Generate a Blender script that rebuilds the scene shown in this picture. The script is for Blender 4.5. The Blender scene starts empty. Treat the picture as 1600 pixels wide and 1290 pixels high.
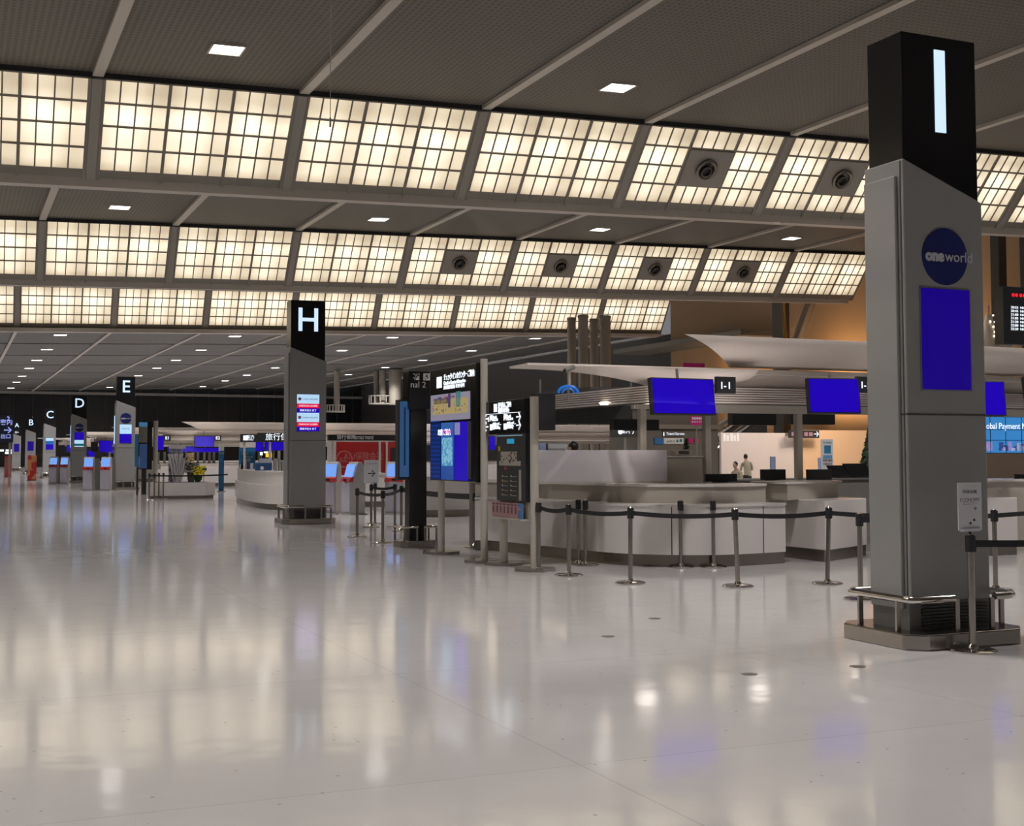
import bpy, bmesh, math, random
import numpy as np
from mathutils import Matrix, Vector
random.seed(7)
S = bpy.context.scene
COL = S.collection
PI = math.pi
# ------------------------------------------------------------------ camera
FPX, CX, CY, EYE = 2000.0, 800.0, 600.0, 1.6
def _u(v): return v / np.linalg.norm(v)
def _ray(x, y): return np.array([x - CX, -(y - CY), -FPX])
def _frame(v1, v2):
    Y = _u(_ray(*v1)); X = _ray(*v2); X = _u(X - Y * X.dot(Y)); Z = np.cross(X, Y)
    return np.array([X, Y, Z])
R = _frame((-75, 711), (5400, 700))           # hall axes: x along the counters, y down the hall
RC = _frame((-75, 705), (5600, 557))          # the ceiling falls slightly across the hall
cd = bpy.data.cameras.new('camera'); cam = bpy.data.objects.new('camera', cd); COL.objects.link(cam)
cd.sensor_fit = 'HORIZONTAL'; cd.sensor_width = 36; cd.lens = 36 * FPX / 1600
cd.shift_y = -45 / 1600; cd.clip_start = .05; cd.clip_end = 600
cam.matrix_world = Matrix.Translation((0, 0, EYE)) @ Matrix([list(map(float, r)) for r in R]).to_4x4()
S.camera = cam
# ------------------------------------------------------------------ light and exposure
w = bpy.data.worlds.new('world'); S.world = w; w.use_nodes = True
w.node_tree.nodes['Background'].inputs[0].default_value = (.47, .47, .50, 1)
w.node_tree.nodes['Background'].inputs[1].default_value = .38
S.view_settings.view_transform = 'Standard'; S.view_settings.look = 'None'
S.view_settings.gamma = 1; S.view_settings.use_curve_mapping = False
S.view_settings.exposure = 0.0
PANEL_E = 1.0        # luminous ceiling panels
SPOT_W = 3000.0      # every recessed downlight
def lamp(name, kind, loc, energy, color=(1, .9, .8), parent=None, **k):
    ld = bpy.data.lights.new(name, kind); ld.energy = energy; ld.color = color
    for a, b in k.items(): setattr(ld, a, b)
    o = bpy.data.objects.new(name, ld); COL.objects.link(o); o.location = loc
    if parent: o.parent = parent
    return o

# ------------------------------------------------------------------ pixel helpers (rays of this camera into the hall)
def ray(x, y): return R @ _ray(x, y)
def onf(x, y, z=0.0):                          # point on the level z
    r = ray(x, y); t = (z - EYE) / r[2]; return (r[0] * t, r[1] * t)
def onY(x, y, Y):                              # point on the plane Y: (X, Z)
    r = ray(x, y); t = Y / r[1]; return (r[0] * t, EYE + r[2] * t)
def onX(x, y, X):                              # point on the plane X: (Y, Z)
    r = ray(x, y); t = X / r[0]; return (r[1] * t, EYE + r[2] * t)
def rY(x0, y0, x1, y1, Y):                     # rectangle on plane Y -> X0, X1, Z0, Z1
    xm, ym = (x0 + x1) / 2, (y0 + y1) / 2
    a = onY(x0, ym, Y)[0]; b = onY(x1, ym, Y)[0]; t = onY(xm, y0, Y)[1]; c = onY(xm, y1, Y)[1]
    return a, b, c, t
M3 = R @ RC.T
def CW(x, y, z):
    p = M3 @ np.array([x, y, z]); return (float(p[0]), float(p[1]), float(p[2]) + EYE)
MC = Matrix.Translation((0, 0, EYE)) @ Matrix([list(map(float, r)) for r in M3]).to_4x4()

# ------------------------------------------------------------------ materials
MATS = {}
def mat(name, col=(.5, .5, .5), rough=.5, metal=0, emit=None, es=1, noise=0, nscale=5, spec=None, alpha=None, trans=0, bump=0):
    if name in MATS: return MATS[name]
    m = bpy.data.materials.new(name); m.use_nodes = True; n = m.node_tree; b = n.nodes['Principled BSDF']
    b.inputs['Base Color'].default_value = (*col, 1); b.inputs['Roughness'].default_value = rough
    b.inputs['Metallic'].default_value = metal
    if spec is not None: b.inputs['Specular IOR Level'].default_value = spec
    if trans: b.inputs['Transmission Weight'].default_value = trans
    if emit: b.inputs['Emission Color'].default_value = (*emit, 1); b.inputs['Emission Strength'].default_value = es
    if alpha is not None: b.inputs['Alpha'].default_value = alpha
    tc = n.nodes.new('ShaderNodeTexCoord'); nz = n.nodes.new('ShaderNodeTexNoise')
    nz.inputs['Scale'].default_value = nscale; n.links.new(tc.outputs['Object'], nz.inputs['Vector'])
    if noise:
        mx = n.nodes.new('ShaderNodeMixRGB'); mx.blend_type = 'MULTIPLY'; mx.inputs[0].default_value = noise
        mx.inputs[1].default_value = (*col, 1); n.links.new(nz.outputs[0], mx.inputs[2]); n.links.new(mx.outputs[0], b.inputs['Base Color'])
    else:
        mr = n.nodes.new('ShaderNodeMapRange'); mr.inputs[3].default_value = rough * .9; mr.inputs[4].default_value = min(1, rough * 1.1 + .01)
        n.links.new(nz.outputs[0], mr.inputs[0]); n.links.new(mr.outputs[0], b.inputs['Roughness'])
    if bump:
        bp = n.nodes.new('ShaderNodeBump'); bp.inputs['Strength'].default_value = bump
        n.links.new(nz.outputs[0], bp.inputs['Height']); n.links.new(bp.outputs[0], b.inputs['Normal'])
    MATS[name] = m; return m
def emat(name, col, es=1):                      # something lit from inside
    return mat(name, tuple(c * .3 for c in col), .25, emit=col, es=es)

STEEL = mat('brushed steel', (.42, .39, .36), .22, 1, noise=.15, nscale=30)
CHROME = mat('polished steel', (.6, .57, .54), .12, 1)
CLAD = mat('grey gloss cladding', (.335, .335, .335), .13, noise=.08, nscale=2)
BLACK = mat('black gloss panel', (.012, .012, .013), .16)
MBLACK = mat('matt black plastic', (.014, .014, .016), .5)
BELT = mat('black belt webbing', (.01, .01, .012), .7)
WHITE = mat('white laminate', (.66, .62, .60), .22, noise=.06, nscale=3)
CREAM = mat('cream laminate', (.46, .42, .36), .28, noise=.06, nscale=3)
KICK = mat('steel kick plate', (.30, .27, .24), .25, 1, noise=.2, nscale=4)
SHELL = mat('white canopy shell', (.68, .61, .56), .4)
LOUV = mat('canopy louvre', (.66, .59, .54), .45)
POSTM = mat('painted post', (.45, .42, .37), .4)
DGREY = mat('dark grey panel', (.06, .06, .06), .5)
MGREY = mat('mid grey paint', (.20, .19, .175), .45, noise=.1)
LGREY = mat('light grey paint', (.42, .41, .41), .35)
RED = mat('red gloss panel', (.45, .008, .012), .3)
BLUEP = mat('blue poster', (.01, .13, .30), .35)
PAPER = mat('white paper', (.68, .68, .72), .5)
E_BLUE = emat('blue screen', (.012, .0, .41), .95)
E_WHITE = emat('white sign light', (.62, .80, 1.0), 1.05)
E_TXT = emat('lit lettering', (.85, .92, 1.0), 1.2)
E_SKY = emat('pale blue screen', (.45, .68, .92), .95)
E_RED = emat('red screen band', (.75, .005, .06), .9)
E_TEAL = emat('teal screen band', (.01, .12, .16), .8)
E_CYAN = emat('cyan poster light', (.03, .22, .42), .8)
E_DOWN = emat('downlight glass', (1.0, .95, .92), 9.0)
E_YEL = emat('yellow sign light', (1.0, .62, .03), 1.0)
E_LAMP = emat('small canopy lamp', (1.0, .86, .68), 3.0)
INK = mat('dark ink', (.02, .02, .04), .6)
TXTW = mat('white lettering', (.55, .53, .52), .4)
GREYTXT = mat('grey lettering', (.22, .2, .2), .5)
MAGENTA = mat('magenta board', (.45, .01, .16), .5)
YPRINT = mat('yellow map print', (.42, .34, .14), .5)

def m_floor():
    m = bpy.data.materials.new('polished terrazzo floor'); m.use_nodes = True; n = m.node_tree; b = n.nodes['Principled BSDF']
    tc = n.nodes.new('ShaderNodeTexCoord'); L = n.links
    def noise(sc, det=2):
        z = n.nodes.new('ShaderNodeTexNoise'); z.inputs['Scale'].default_value = sc; z.inputs['Detail'].default_value = det
        L.new(tc.outputs['Object'], z.inputs['Vector']); return z
    base = n.nodes.new('ShaderNodeMixRGB'); base.inputs[1].default_value = (.60, .585, .58, 1); base.inputs[2].default_value = (.68, .665, .66, 1)
    nz = noise(1.3, 4); L.new(nz.outputs[0], base.inputs[0])
    # large sheet joints, barely darker
    br = n.nodes.new('ShaderNodeTexBrick'); br.offset = 0; br.inputs['Scale'].default_value = 1; br.inputs['Mortar Size'].default_value = .006
    br.inputs['Brick Width'].default_value = 3.0; br.inputs['Row Height'].default_value = 3.0
    br.inputs['Color1'].default_value = (1, 1, 1, 1); br.inputs['Color2'].default_value = (.97, .97, .97, 1); br.inputs['Mortar'].default_value = (.84, .83, .82, 1)
    L.new(tc.outputs['Object'], br.inputs['Vector'])
    mj = n.nodes.new('ShaderNodeMixRGB'); mj.blend_type = 'MULTIPLY'; mj.inputs[0].default_value = 1
    L.new(base.outputs[0], mj.inputs[1]); L.new(br.outputs[0], mj.inputs[2])
    # sparse dark chips
    vo = n.nodes.new('ShaderNodeTexVoronoi'); vo.inputs['Scale'].default_value = 7; L.new(tc.outputs['Object'], vo.inputs['Vector'])
    lt = n.nodes.new('ShaderNodeMath'); lt.operation = 'LESS_THAN'; lt.inputs[1].default_value = .07; L.new(vo.outputs['Distance'], lt.inputs[0])
    n2 = noise(2.1, 1); g = n.nodes.new('ShaderNodeMath'); g.operation = 'GREATER_THAN'; g.inputs[1].default_value = .52; L.new(n2.outputs[0], g.inputs[0])
    an = n.nodes.new('ShaderNodeMath'); an.operation = 'MULTIPLY'; L.new(lt.outputs[0], an.inputs[0]); L.new(g.outputs[0], an.inputs[1])
    an2 = n.nodes.new('ShaderNodeMath'); an2.operation = 'MULTIPLY'; an2.inputs[1].default_value = .6; L.new(an.outputs[0], an2.inputs[0])
    mc = n.nodes.new('ShaderNodeMixRGB'); mc.inputs[2].default_value = (.16, .15, .17, 1)
    L.new(an2.outputs[0], mc.inputs[0]); L.new(mj.outputs[0], mc.inputs[1]); L.new(mc.outputs[0], b.inputs['Base Color'])
    rr = n.nodes.new('ShaderNodeMapRange'); rr.inputs[3].default_value = .06; rr.inputs[4].default_value = .13
    n3 = noise(.7, 5); L.new(n3.outputs[0], rr.inputs[0]); L.new(rr.outputs[0], b.inputs['Roughness'])
    bp = n.nodes.new('ShaderNodeBump'); bp.inputs['Strength'].default_value = .035; bp.inputs['Distance'].default_value = .05
    n4 = noise(3.0, 3); L.new(n4.outputs[0], bp.inputs['Height']); L.new(bp.outputs[0], b.inputs['Normal'])
    b.inputs['Specular IOR Level'].default_value = .65
    return m
def m_mesh_ceiling():
    m = bpy.data.materials.new('perforated ceiling panel'); m.use_nodes = True; n = m.node_tree; b = n.nodes['Principled BSDF']; L = n.links
    tc = n.nodes.new('ShaderNodeTexCoord'); br = n.nodes.new('ShaderNodeTexBrick')
    br.offset = .0; br.inputs['Scale'].default_value = 1; br.inputs['Brick Width'].default_value = .17; br.inputs['Row Height'].default_value = .22
    br.inputs['Mortar Size'].default_value = .045; br.inputs['Mortar Smooth'].default_value = .3
    br.inputs['Color1'].default_value = (.052, .045, .034, 1); br.inputs['Color2'].default_value = (.060, .052, .04, 1)
    br.inputs['Mortar'].default_value = (.108, .093, .072, 1); L.new(tc.outputs['Object'], br.inputs['Vector'])
    L.new(br.outputs[0], b.inputs['Base Color']); b.inputs['Roughness'].default_value = .6
    return m
def m_diffuser():
    m = bpy.data.materials.new('luminous ceiling diffuser'); m.use_nodes = True; n = m.node_tree; b = n.nodes['Principled BSDF']; L = n.links
    tc = n.nodes.new('ShaderNodeTexCoord'); sp = n.nodes.new('ShaderNodeSeparateXYZ'); L.new(tc.outputs['Object'], sp.inputs[0])
    # three lamps across each bay, brightest in the second row from the top
    a = n.nodes.new('ShaderNodeMath'); a.operation = 'MULTIPLY'; a.inputs[1].default_value = 2 * PI / 1.83; L.new(sp.outputs[0], a.inputs[0])
    c = n.nodes.new('ShaderNodeMath'); c.operation = 'COSINE'; L.new(a.outputs[0], c.inputs[0])
    vr = n.nodes.new('ShaderNodeMapRange'); vr.inputs[1].default_value = 0; vr.inputs[2].default_value = 3.64; L.new(sp.outputs[1], vr.inputs[0])
    cr = n.nodes.new('ShaderNodeValToRGB'); L.new(vr.outputs[0], cr.inputs[0]); e = cr.color_ramp.elements
    e[0].position = .0; e[0].color = (.30,) * 3 + (1,); e[1].position = 1; e[1].color = (.66,) * 3 + (1,)
    for p, v in ((.12, .55), (.2, .80), (.42, .90), (.62, 1.1), (.74, .80), (.84, .60)):
        x = e.new(p); x.color = (v, v, v, 1)
    nz = n.nodes.new('ShaderNodeTexNoise'); nz.inputs['Scale'].default_value = 1.1; L.new(tc.outputs['Object'], nz.inputs['Vector'])
    k = n.nodes.new('ShaderNodeMath'); k.operation = 'MULTIPLY_ADD'; k.inputs[1].default_value = -.16; k.inputs[2].default_value = .78; L.new(c.outputs[0], k.inputs[0])
    k2 = n.nodes.new('ShaderNodeMath'); k2.operation = 'MULTIPLY_ADD'; k2.inputs[1].default_value = .36; L.new(nz.outputs[0], k2.inputs[0]); L.new(k.outputs[0], k2.inputs[2])
    mu = n.nodes.new('ShaderNodeMath'); mu.operation = 'MULTIPLY'; L.new(k2.outputs[0], mu.inputs[0]); L.new(cr.outputs[0], mu.inputs[1])
    m2 = n.nodes.new('ShaderNodeMath'); m2.operation = 'MULTIPLY'; m2.inputs[1].default_value = PANEL_E; L.new(mu.outputs[0], m2.inputs[0])
    L.new(m2.outputs[0], b.inputs['Emission Strength']); cm = n.nodes.new('ShaderNodeMapRange'); cm.inputs[1].default_value = .5; cm.inputs[2].default_value = 1.0; L.new(m2.outputs[0], cm.inputs[0]); cx_ = n.nodes.new('ShaderNodeMixRGB'); cx_.inputs[1].default_value = (1.0, .80, .53, 1); cx_.inputs[2].default_value = (1.12, .98, .74, 1); L.new(cm.outputs[0], cx_.inputs[0]); L.new(cx_.outputs[0], b.inputs['Emission Color'])
    b.inputs['Base Color'].default_value = (.5, .47, .4, 1); b.inputs['Roughness'].default_value = .5
    return m
def m_poster(name, cols, scale, emit=0.0, vec='Object'):
    m = bpy.data.materials.new(name); m.use_nodes = True; n = m.node_tree; b = n.nodes['Principled BSDF']; L = n.links
    tc = n.nodes.new('ShaderNodeTexCoord'); v = n.nodes.new('ShaderNodeTexVoronoi'); v.distance = 'CHEBYCHEV'; v.inputs['Scale'].default_value = scale
    L.new(tc.outputs[vec], v.inputs['Vector']); sp = n.nodes.new('ShaderNodeSeparateColor'); L.new(v.outputs['Color'], sp.inputs[0])
    cr = n.nodes.new('ShaderNodeValToRGB'); cr.color_ramp.interpolation = 'CONSTANT'; L.new(sp.outputs[0], cr.inputs[0]); e = cr.color_ramp.elements
    e[0].color = (*cols[0], 1); e[0].position = 0; e[1].color = (*cols[-1], 1); e[1].position = (len(cols) - 1) / len(cols)
    for i, c in enumerate(cols[1:-1], 1): x = e.new(i / len(cols)); x.color = (*c, 1)
    L.new(cr.outputs[0], b.inputs['Base Color']); b.inputs['Roughness'].default_value = .35
    if emit: L.new(cr.outputs[0], b.inputs['Emission Color']); b.inputs['Emission Strength'].default_value = emit
    return m
def m_grad(name, c0, c1, z0, z1, emit=.8):       # a lit picture that runs from one colour at its foot to another at its head
    m = bpy.data.materials.new(name); m.use_nodes = True; n = m.node_tree; b = n.nodes['Principled BSDF']; L = n.links
    tc = n.nodes.new('ShaderNodeTexCoord'); sp = n.nodes.new('ShaderNodeSeparateXYZ'); L.new(tc.outputs['Object'], sp.inputs[0])
    nz = n.nodes.new('ShaderNodeTexNoise'); nz.inputs['Scale'].default_value = 6; L.new(tc.outputs['Object'], nz.inputs['Vector'])
    ad = n.nodes.new('ShaderNodeMath'); ad.operation = 'MULTIPLY_ADD'; ad.inputs[1].default_value = .5 * (z1 - z0); L.new(nz.outputs[0], ad.inputs[0]); L.new(sp.outputs[2], ad.inputs[2])
    mr = n.nodes.new('ShaderNodeMapRange'); mr.inputs[1].default_value = z0 + .25 * (z1 - z0); mr.inputs[2].default_value = z1 + .25 * (z1 - z0); L.new(ad.outputs[0], mr.inputs[0])
    mx = n.nodes.new('ShaderNodeMixRGB'); mx.inputs[1].default_value = (*c0, 1); mx.inputs[2].default_value = (*c1, 1); L.new(mr.outputs[0], mx.inputs[0])
    L.new(mx.outputs[0], b.inputs['Emission Color']); b.inputs['Emission Strength'].default_value = emit; b.inputs['Base Color'].default_value = (.03, .03, .04, 1)
    return m
FLOOR = m_floor(); CEIL = m_mesh_ceiling(); DIFF = m_diffuser()
CEIL2 = mat('smooth dark ceiling', (.062, .056, .050), .55)
RIB = mat('ceiling rib', (.42, .38, .33), .5)
MULL = mat('ceiling mullion', (.20, .18, .15), .5)
PILA = mat('ceiling pilaster', (.27, .245, .215), .5)

# ------------------------------------------------------------------ mesh builder
def woff(p):
    v = Vector((0, 0, 0))
    while p: v += Vector(p.location); p = p.parent
    return v
class MB:
    def __init__(s): s.v = []; s.f = []; s.m = []
    def add(s, vs, fs, m=0):
        n = len(s.v); s.v += [tuple(map(float, v)) for v in vs]; s.f += [tuple(i + n for i in f) for f in fs]; s.m += [m] * len(fs); return s
    def box(s, x0, x1, y0, y1, z0, z1, m=0):
        if x0 > x1: x0, x1 = x1, x0
        if y0 > y1: y0, y1 = y1, y0
        if z0 > z1: z0, z1 = z1, z0
        return s.add([(x0, y0, z0), (x1, y0, z0), (x1, y1, z0), (x0, y1, z0), (x0, y0, z1), (x1, y0, z1), (x1, y1, z1), (x0, y1, z1)],
                     [(0, 3, 2, 1), (4, 5, 6, 7), (0, 1, 5, 4), (1, 2, 6, 5), (2, 3, 7, 6), (3, 0, 4, 7)], m)
    def prism(s, poly, ax, lo, hi, m=0):         # poly in the two other axes, in order
        n = len(poly)
        def P(a, b, t): return {0: (t, a, b), 1: (a, t, b), 2: (a, b, t)}[ax]
        vs = [P(a, b, lo) for a, b in poly] + [P(a, b, hi) for a, b in poly]
        fs = [tuple(range(n))[::-1], tuple(range(n, 2 * n))] + [(i, (i + 1) % n, n + (i + 1) % n, n + i) for i in range(n)]
        return s.add(vs, fs, m)
    def cyl(s, p0, p1, r0, r1=None, n=16, m=0, cap=True):
        r1 = r0 if r1 is None else r1; p0, p1 = Vector(p0), Vector(p1); d = (p1 - p0).normalized()
        a = d.orthogonal().normalized(); b = d.cross(a)
        vs = []
        for p, r in ((p0, r0), (p1, r1)):
            for i in range(n): t = 2 * PI * i / n; vs.append(p + a * (r * math.cos(t)) + b * (r * math.sin(t)))
        fs = [(i, (i + 1) % n, n + (i + 1) % n, n + i) for i in range(n)]
        if cap: fs += [tuple(range(n))[::-1], tuple(range(n, 2 * n))]
        return s.add(vs, fs, m)
    def lathe(s, prof, c=(0, 0, 0), n=24, m=0):
        vs = []; fs = []
        for r, z in prof:
            for i in range(n): t = 2 * PI * i / n; vs.append((c[0] + r * math.cos(t), c[1] + r * math.sin(t), c[2] + z))
        for k in range(len(prof) - 1):
            for i in range(n): j = (i + 1) % n; fs.append((k * n + i, k * n + j, (k + 1) * n + j, (k + 1) * n + i))
        fs += [tuple(range(n))[::-1], tuple(range((len(prof) - 1) * n, len(prof) * n))]
        return s.add(vs, fs, m)
    def tube(s, pts, r, n=10, m=0):
        pts = [Vector(p) for p in pts]; vs = []; fs = []; k = len(pts)
        for i, p in enumerate(pts):
            d = (pts[min(i + 1, k - 1)] - pts[max(i - 1, 0)]).normalized()
            a = d.cross(Vector((0, 0, 1)));
            a = a.normalized() if a.length > .01 else Vector((1, 0, 0)); b = d.cross(a)
            for j in range(n): t = 2 * PI * j / n; vs.append(p + a * (r * math.cos(t)) + b * (r * math.sin(t)))
        for i in range(k - 1):
            for j in range(n): q = (j + 1) % n; fs.append((i * n + j, i * n + q, (i + 1) * n + q, (i + 1) * n + j))
        fs += [tuple(range(n))[::-1], tuple(range((k - 1) * n, k * n))]
        return s.add(vs, fs, m)
    def grid(s, rows, m=0, thick=0):             # rows of points -> sheet (with thickness by modifier)
        nr, nc = len(rows), len(rows[0]); vs = [p for r in rows for p in r]
        fs = [(i * nc + j, i * nc + j + 1, (i + 1) * nc + j + 1, (i + 1) * nc + j) for i in range(nr - 1) for j in range(nc - 1)]
        return s.add(vs, fs, m)
    def xf(s, M): s.v = [tuple(M @ Vector(v)) for v in s.v]; return s
    def build(s, name, mats, parent=None, smooth=False, bevel=0, solid=0, fixn=True):
        me = bpy.data.meshes.new(name); o = woff(parent) if parent else Vector((0, 0, 0))
        me.from_pydata([(a - o.x, b - o.y, c - o.z) for a, b, c in s.v], [], s.f)
        for mm in (mats if isinstance(mats, (list, tuple)) else [mats]): me.materials.append(mm)
        for p, mi in zip(me.polygons, s.m): p.material_index = mi; p.use_smooth = smooth
        if fixn:
            bm = bmesh.new(); bm.from_mesh(me); bmesh.ops.recalc_face_normals(bm, faces=bm.faces); bm.to_mesh(me); bm.free()
        ob = bpy.data.objects.new(name, me); COL.objects.link(ob)
        if parent: ob.parent = parent
        if solid: md = ob.modifiers.new('s', 'SOLIDIFY'); md.thickness = solid; md.offset = 0
        if bevel: md = ob.modifiers.new('b', 'BEVEL'); md.width = bevel; md.segments = 2; md.limit_method = 'ANGLE'
        if smooth:
            md = ob.modifiers.new('e', 'EDGE_SPLIT'); md.split_angle = .7
        return ob
def tag(o, label, cat, group=None, kind=None):
    if label: o['label'] = label
    if cat: o['category'] = cat
    if group: o['group'] = group
    if kind: o['kind'] = kind
    return o
def structure(o): o['kind'] = 'structure'; return o
def thing(name, label, cat, loc=(0, 0, 0), rz=0, group=None):
    o = bpy.data.objects.new(name, None); COL.objects.link(o); o.location = loc; o.rotation_euler = (0, 0, rz); o.empty_display_size = .1
    return tag(o, label, cat, group)
def copy_tree(o, parent=None):
    c = o.copy(); COL.objects.link(c); c.parent = parent
    for ch in list(o.children): copy_tree(ch, c)
    return c
def text(name, body, size, material, parent, loc, face='-Y', ext=.004, align='CENTER', bold=0.0, sx=1.0, rot=None, spacing=1.0):
    cu = bpy.data.curves.new(name, 'FONT'); cu.body = body; cu.size = size; cu.align_x = align; cu.align_y = 'CENTER'
    cu.extrude = ext; cu.offset = bold * .35; cu.resolution_u = 3; cu.space_character = spacing
    t = bpy.data.objects.new(name, cu); COL.objects.link(t); bpy.context.view_layer.update()
    me = bpy.data.meshes.new_from_object(t.evaluated_get(bpy.context.evaluated_depsgraph_get()))
    bpy.data.objects.remove(t); bpy.data.curves.remove(cu)
    rz = {'-Y': 0, '-X': -PI / 2, '+Y': PI, '+X': PI / 2}[face] if rot is None else rot
    Mx = Matrix.Translation(Vector(loc) - (woff(parent) if parent else Vector())) @ Matrix.Rotation(rz, 4, 'Z') @ Matrix.Rotation(PI / 2, 4, 'X') @ Matrix.Scale(sx, 4, (1, 0, 0))
    me.transform(Mx); me.name = name; me.materials.clear(); me.materials.append(material)
    for p in me.polygons: p.material_index = 0
    o = bpy.data.objects.new(name, me); COL.objects.link(o)
    if parent: o.parent = parent
    return o
ORD = ['first', 'second', 'third', 'fourth', 'fifth', 'sixth', 'seventh', 'eighth', 'ninth', 'tenth', 'eleventh', 'twelfth']

# ------------------------------------------------------------------ floor, walls
structure(MB().box(-60, 75, -35, 200, -.3, 0).build('floor', FLOOR))
FARW = mat('dark glass wall', (.012, .012, .013), .18)
structure(MB().box(-60, 75, 188, 188.6, 0, 13).build('wall_far', FARW))
ORW = mat('ochre plaster wall', (.42, .255, .125), .6, noise=.15, nscale=.2)
structure(MB().box(57, 57.6, 15, 96, 0, 16).build('wall_right', ORW))
structure(MB().box(57, 57.6, 96, 188, 0, 12).build('wall_right_rear', mat('dark taupe wall', (.06, .052, .045), .5)))
for o in (MB().box(-60.6, -60, -35, 200, 0, 14), ): structure(o.build('wall_left', MGREY))
structure(MB().box(-60, 75, -35.6, -35, 0, 14).build('wall_back', MGREY))
for i in range(26):
    structure(MB().box(-2 + i * 2.4, -1.9 + i * 2.4, 187.9, 188, 0, 11).build('trim_%d' % (100 + i), mat('dark mullion', (.018, .018, .018), .4)))
structure(MB().box(-10, 70, 187.2, 188, 10.0, 10.35).build('trim_1', mat('far beam', (.22, .2, .18), .5)))

# ------------------------------------------------------------------ ceiling
ZT, ZB = 10.7, 8.0
BANDS = [(37.9, 40.35, 10.7, 8.1), (62.4, 64.7, 10.65, 8.0), (86.6, 88.4, 10.5, 7.85)]
BACKB = [(13.4, 15.9, 10.7, 8.1), (-11, -8.5, 10.7, 8.1)]
X0C, X1C = -60.0, 51.4
def strip(y0, y1, z0, z1, name, m, x1=X1C):
    b = MB().prism([(y0, z0), (y1, z1), (y1, z1 + .3), (y0, z0 + .3)], 0, X0C, x1); o = b.build(name, m); o.matrix_world = MC; return structure(o)
strip(-36, -11, ZT, ZT, 'ceiling.001', CEIL2); strip(-5.5, 13.4, ZT, ZT, 'ceiling.002', CEIL)
strip(18.8, 37.9, ZT, ZT, 'ceiling.003', CEIL, 62); strip(43.1, 62.4, ZT - .02, ZT - .05, 'ceiling.004', CEIL); strip(67.4, 86.6, ZT - .15, ZT - .2, 'ceiling.005', CEIL)
strip(88.4, 182, 7.85, 7.85, 'ceiling.006', CEIL2)
tr = 2
RX = [3.9 + 6 * k for k in range(-10, 9)]
for (y0, y1, z, xs, wd) in ((-5.5, 13.4, ZT, RX, .3), (18.8, 37.9, ZT, RX, .3), (43.1, 62.4, ZT - .05, RX, .3), (67.4, 86.6, ZT - .2, RX, .3), (88.4, 182, 7.85, RX, .22)):
    for x in xs:
        if x < -9: continue
        o = MB().box(x - wd / 2, x + wd / 2, y0, y1, z - .12, z).build('trim_%d' % tr, RIB); o.matrix_world = MC; structure(o); tr += 1
for k in range(8):                               # cross grooves in the low far ceiling
    y = 101.4 + 12.9 * k - .6
    if y > 180: break
    o = MB().box(-12, X1C, y, y + .14, 7.78, 7.85).build('trim_%d' % tr, mat('thin ceiling joint', (.2, .18, .16), .5)); o.matrix_world = MC; structure(o); tr += 1
o = MB().box(X0C, X1C, 88.0, 88.7, 7.6, 7.86).build('trim_%d' % tr, RIB); o.matrix_world = MC; structure(o); tr += 1
for (ya, yb, za, zb) in BANDS[:2] + BACKB:       # beam at the foot of each luminous slope, and the blind back slope
    o = MB().prism([(yb - .12, zb - .22), (yb + .35, zb - .22), (yb + .35, zb + .06), (yb - .12, zb + .06)], 0, X0C, X1C).build('trim_%d' % tr, RIB); o.matrix_world = MC; structure(o); tr += 1
    o = MB().prism([(yb + .3, zb), (yb + 2.8, za), (yb + 2.6, za + .2), (yb + .1, zb + .2)], 0, X0C, X1C).build('ceiling.%03d' % (10 + tr), CEIL2); o.matrix_world = MC; structure(o)
for (ya, yb, za, zb) in BANDS:                   # dark shadow gap at the head of each slope
    o = MB().box(X0C, X1C, ya - .14, ya + .02, za - .16, za + .02).build('trim_%d' % tr, MBLACK); o.matrix_world = MC; structure(o); tr += 1
    o = MB().prism([(ya, za), (yb, zb), (yb, za)], 0, X1C, X1C + .15).build('trim_%d' % tr, PILA); o.matrix_world = MC; structure(o); tr += 1

def bay(L, nozzle):
    """one luminous bay, local x across (0..6), y down the slope measured from its foot (0..L)"""
    g = thing('luminous_ceiling_panel', None, None)
    d = MB().box(.2, 5.8, .40, L - .12, .0, .02)
    d.build('diffuser', DIFF, g)
    f = MB(); p = .2; W = 5.6; h0, h1 = .40, L - .12
    f.box(.17, 5.83, h0 - .40, h0, -.02, .05); f.box(.17, 5.83, h1, h1 + .1, -.02, .1)
    for i in range(13):
        x = p + W * i / 12; t = .045 if i % 4 == 0 else .022; f.box(x - t, x + t, .04, L - .05, .015, .09 if i % 4 == 0 else .06)
    for j in range(1, 4):
        y = h0 + (h1 - h0) * j / 4; f.box(p, p + W, y - .03, y + .03, .015, .065)
    f.build('lattice', MULL, g)
    MB().box(-.15, .15, -.05, L + .05, -.02, .10).build('pilaster', PILA, g, bevel=.02)
    if nozzle:
        q0, q1 = h0 + (h1 - h0) * .25, h0 + (h1 - h0) * .75; cx, cy = 3.0, (q0 + q1) / 2
        pl = MB().box(p + W / 3 + .03, p + 2 * W / 3 - .03, q0 + .03, q1 - .03, .05, .12).build('nozzle_plate', PILA, g)
        b = MB().lathe([(.40, 0), (.42, .10), (.36, .14), (.30, .10), (.26, -.04), (.0, -.06)], (cx, cy, .12), 24).build('nozzle_ring', mat('nozzle ring', (.2, .17, .14), .3, .6), pl, smooth=True)
        MB().lathe([(.20, 0), (.22, .16), (.16, .17), (.14, .04), (0, .02)], (cx - .03, cy - .04, .12), 20).build('nozzle_jet', mat('nozzle jet', (.04, .035, .03), .4), pl, smooth=True)
    return g
ROWN = ['nearest', 'middle', 'farthest']
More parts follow.
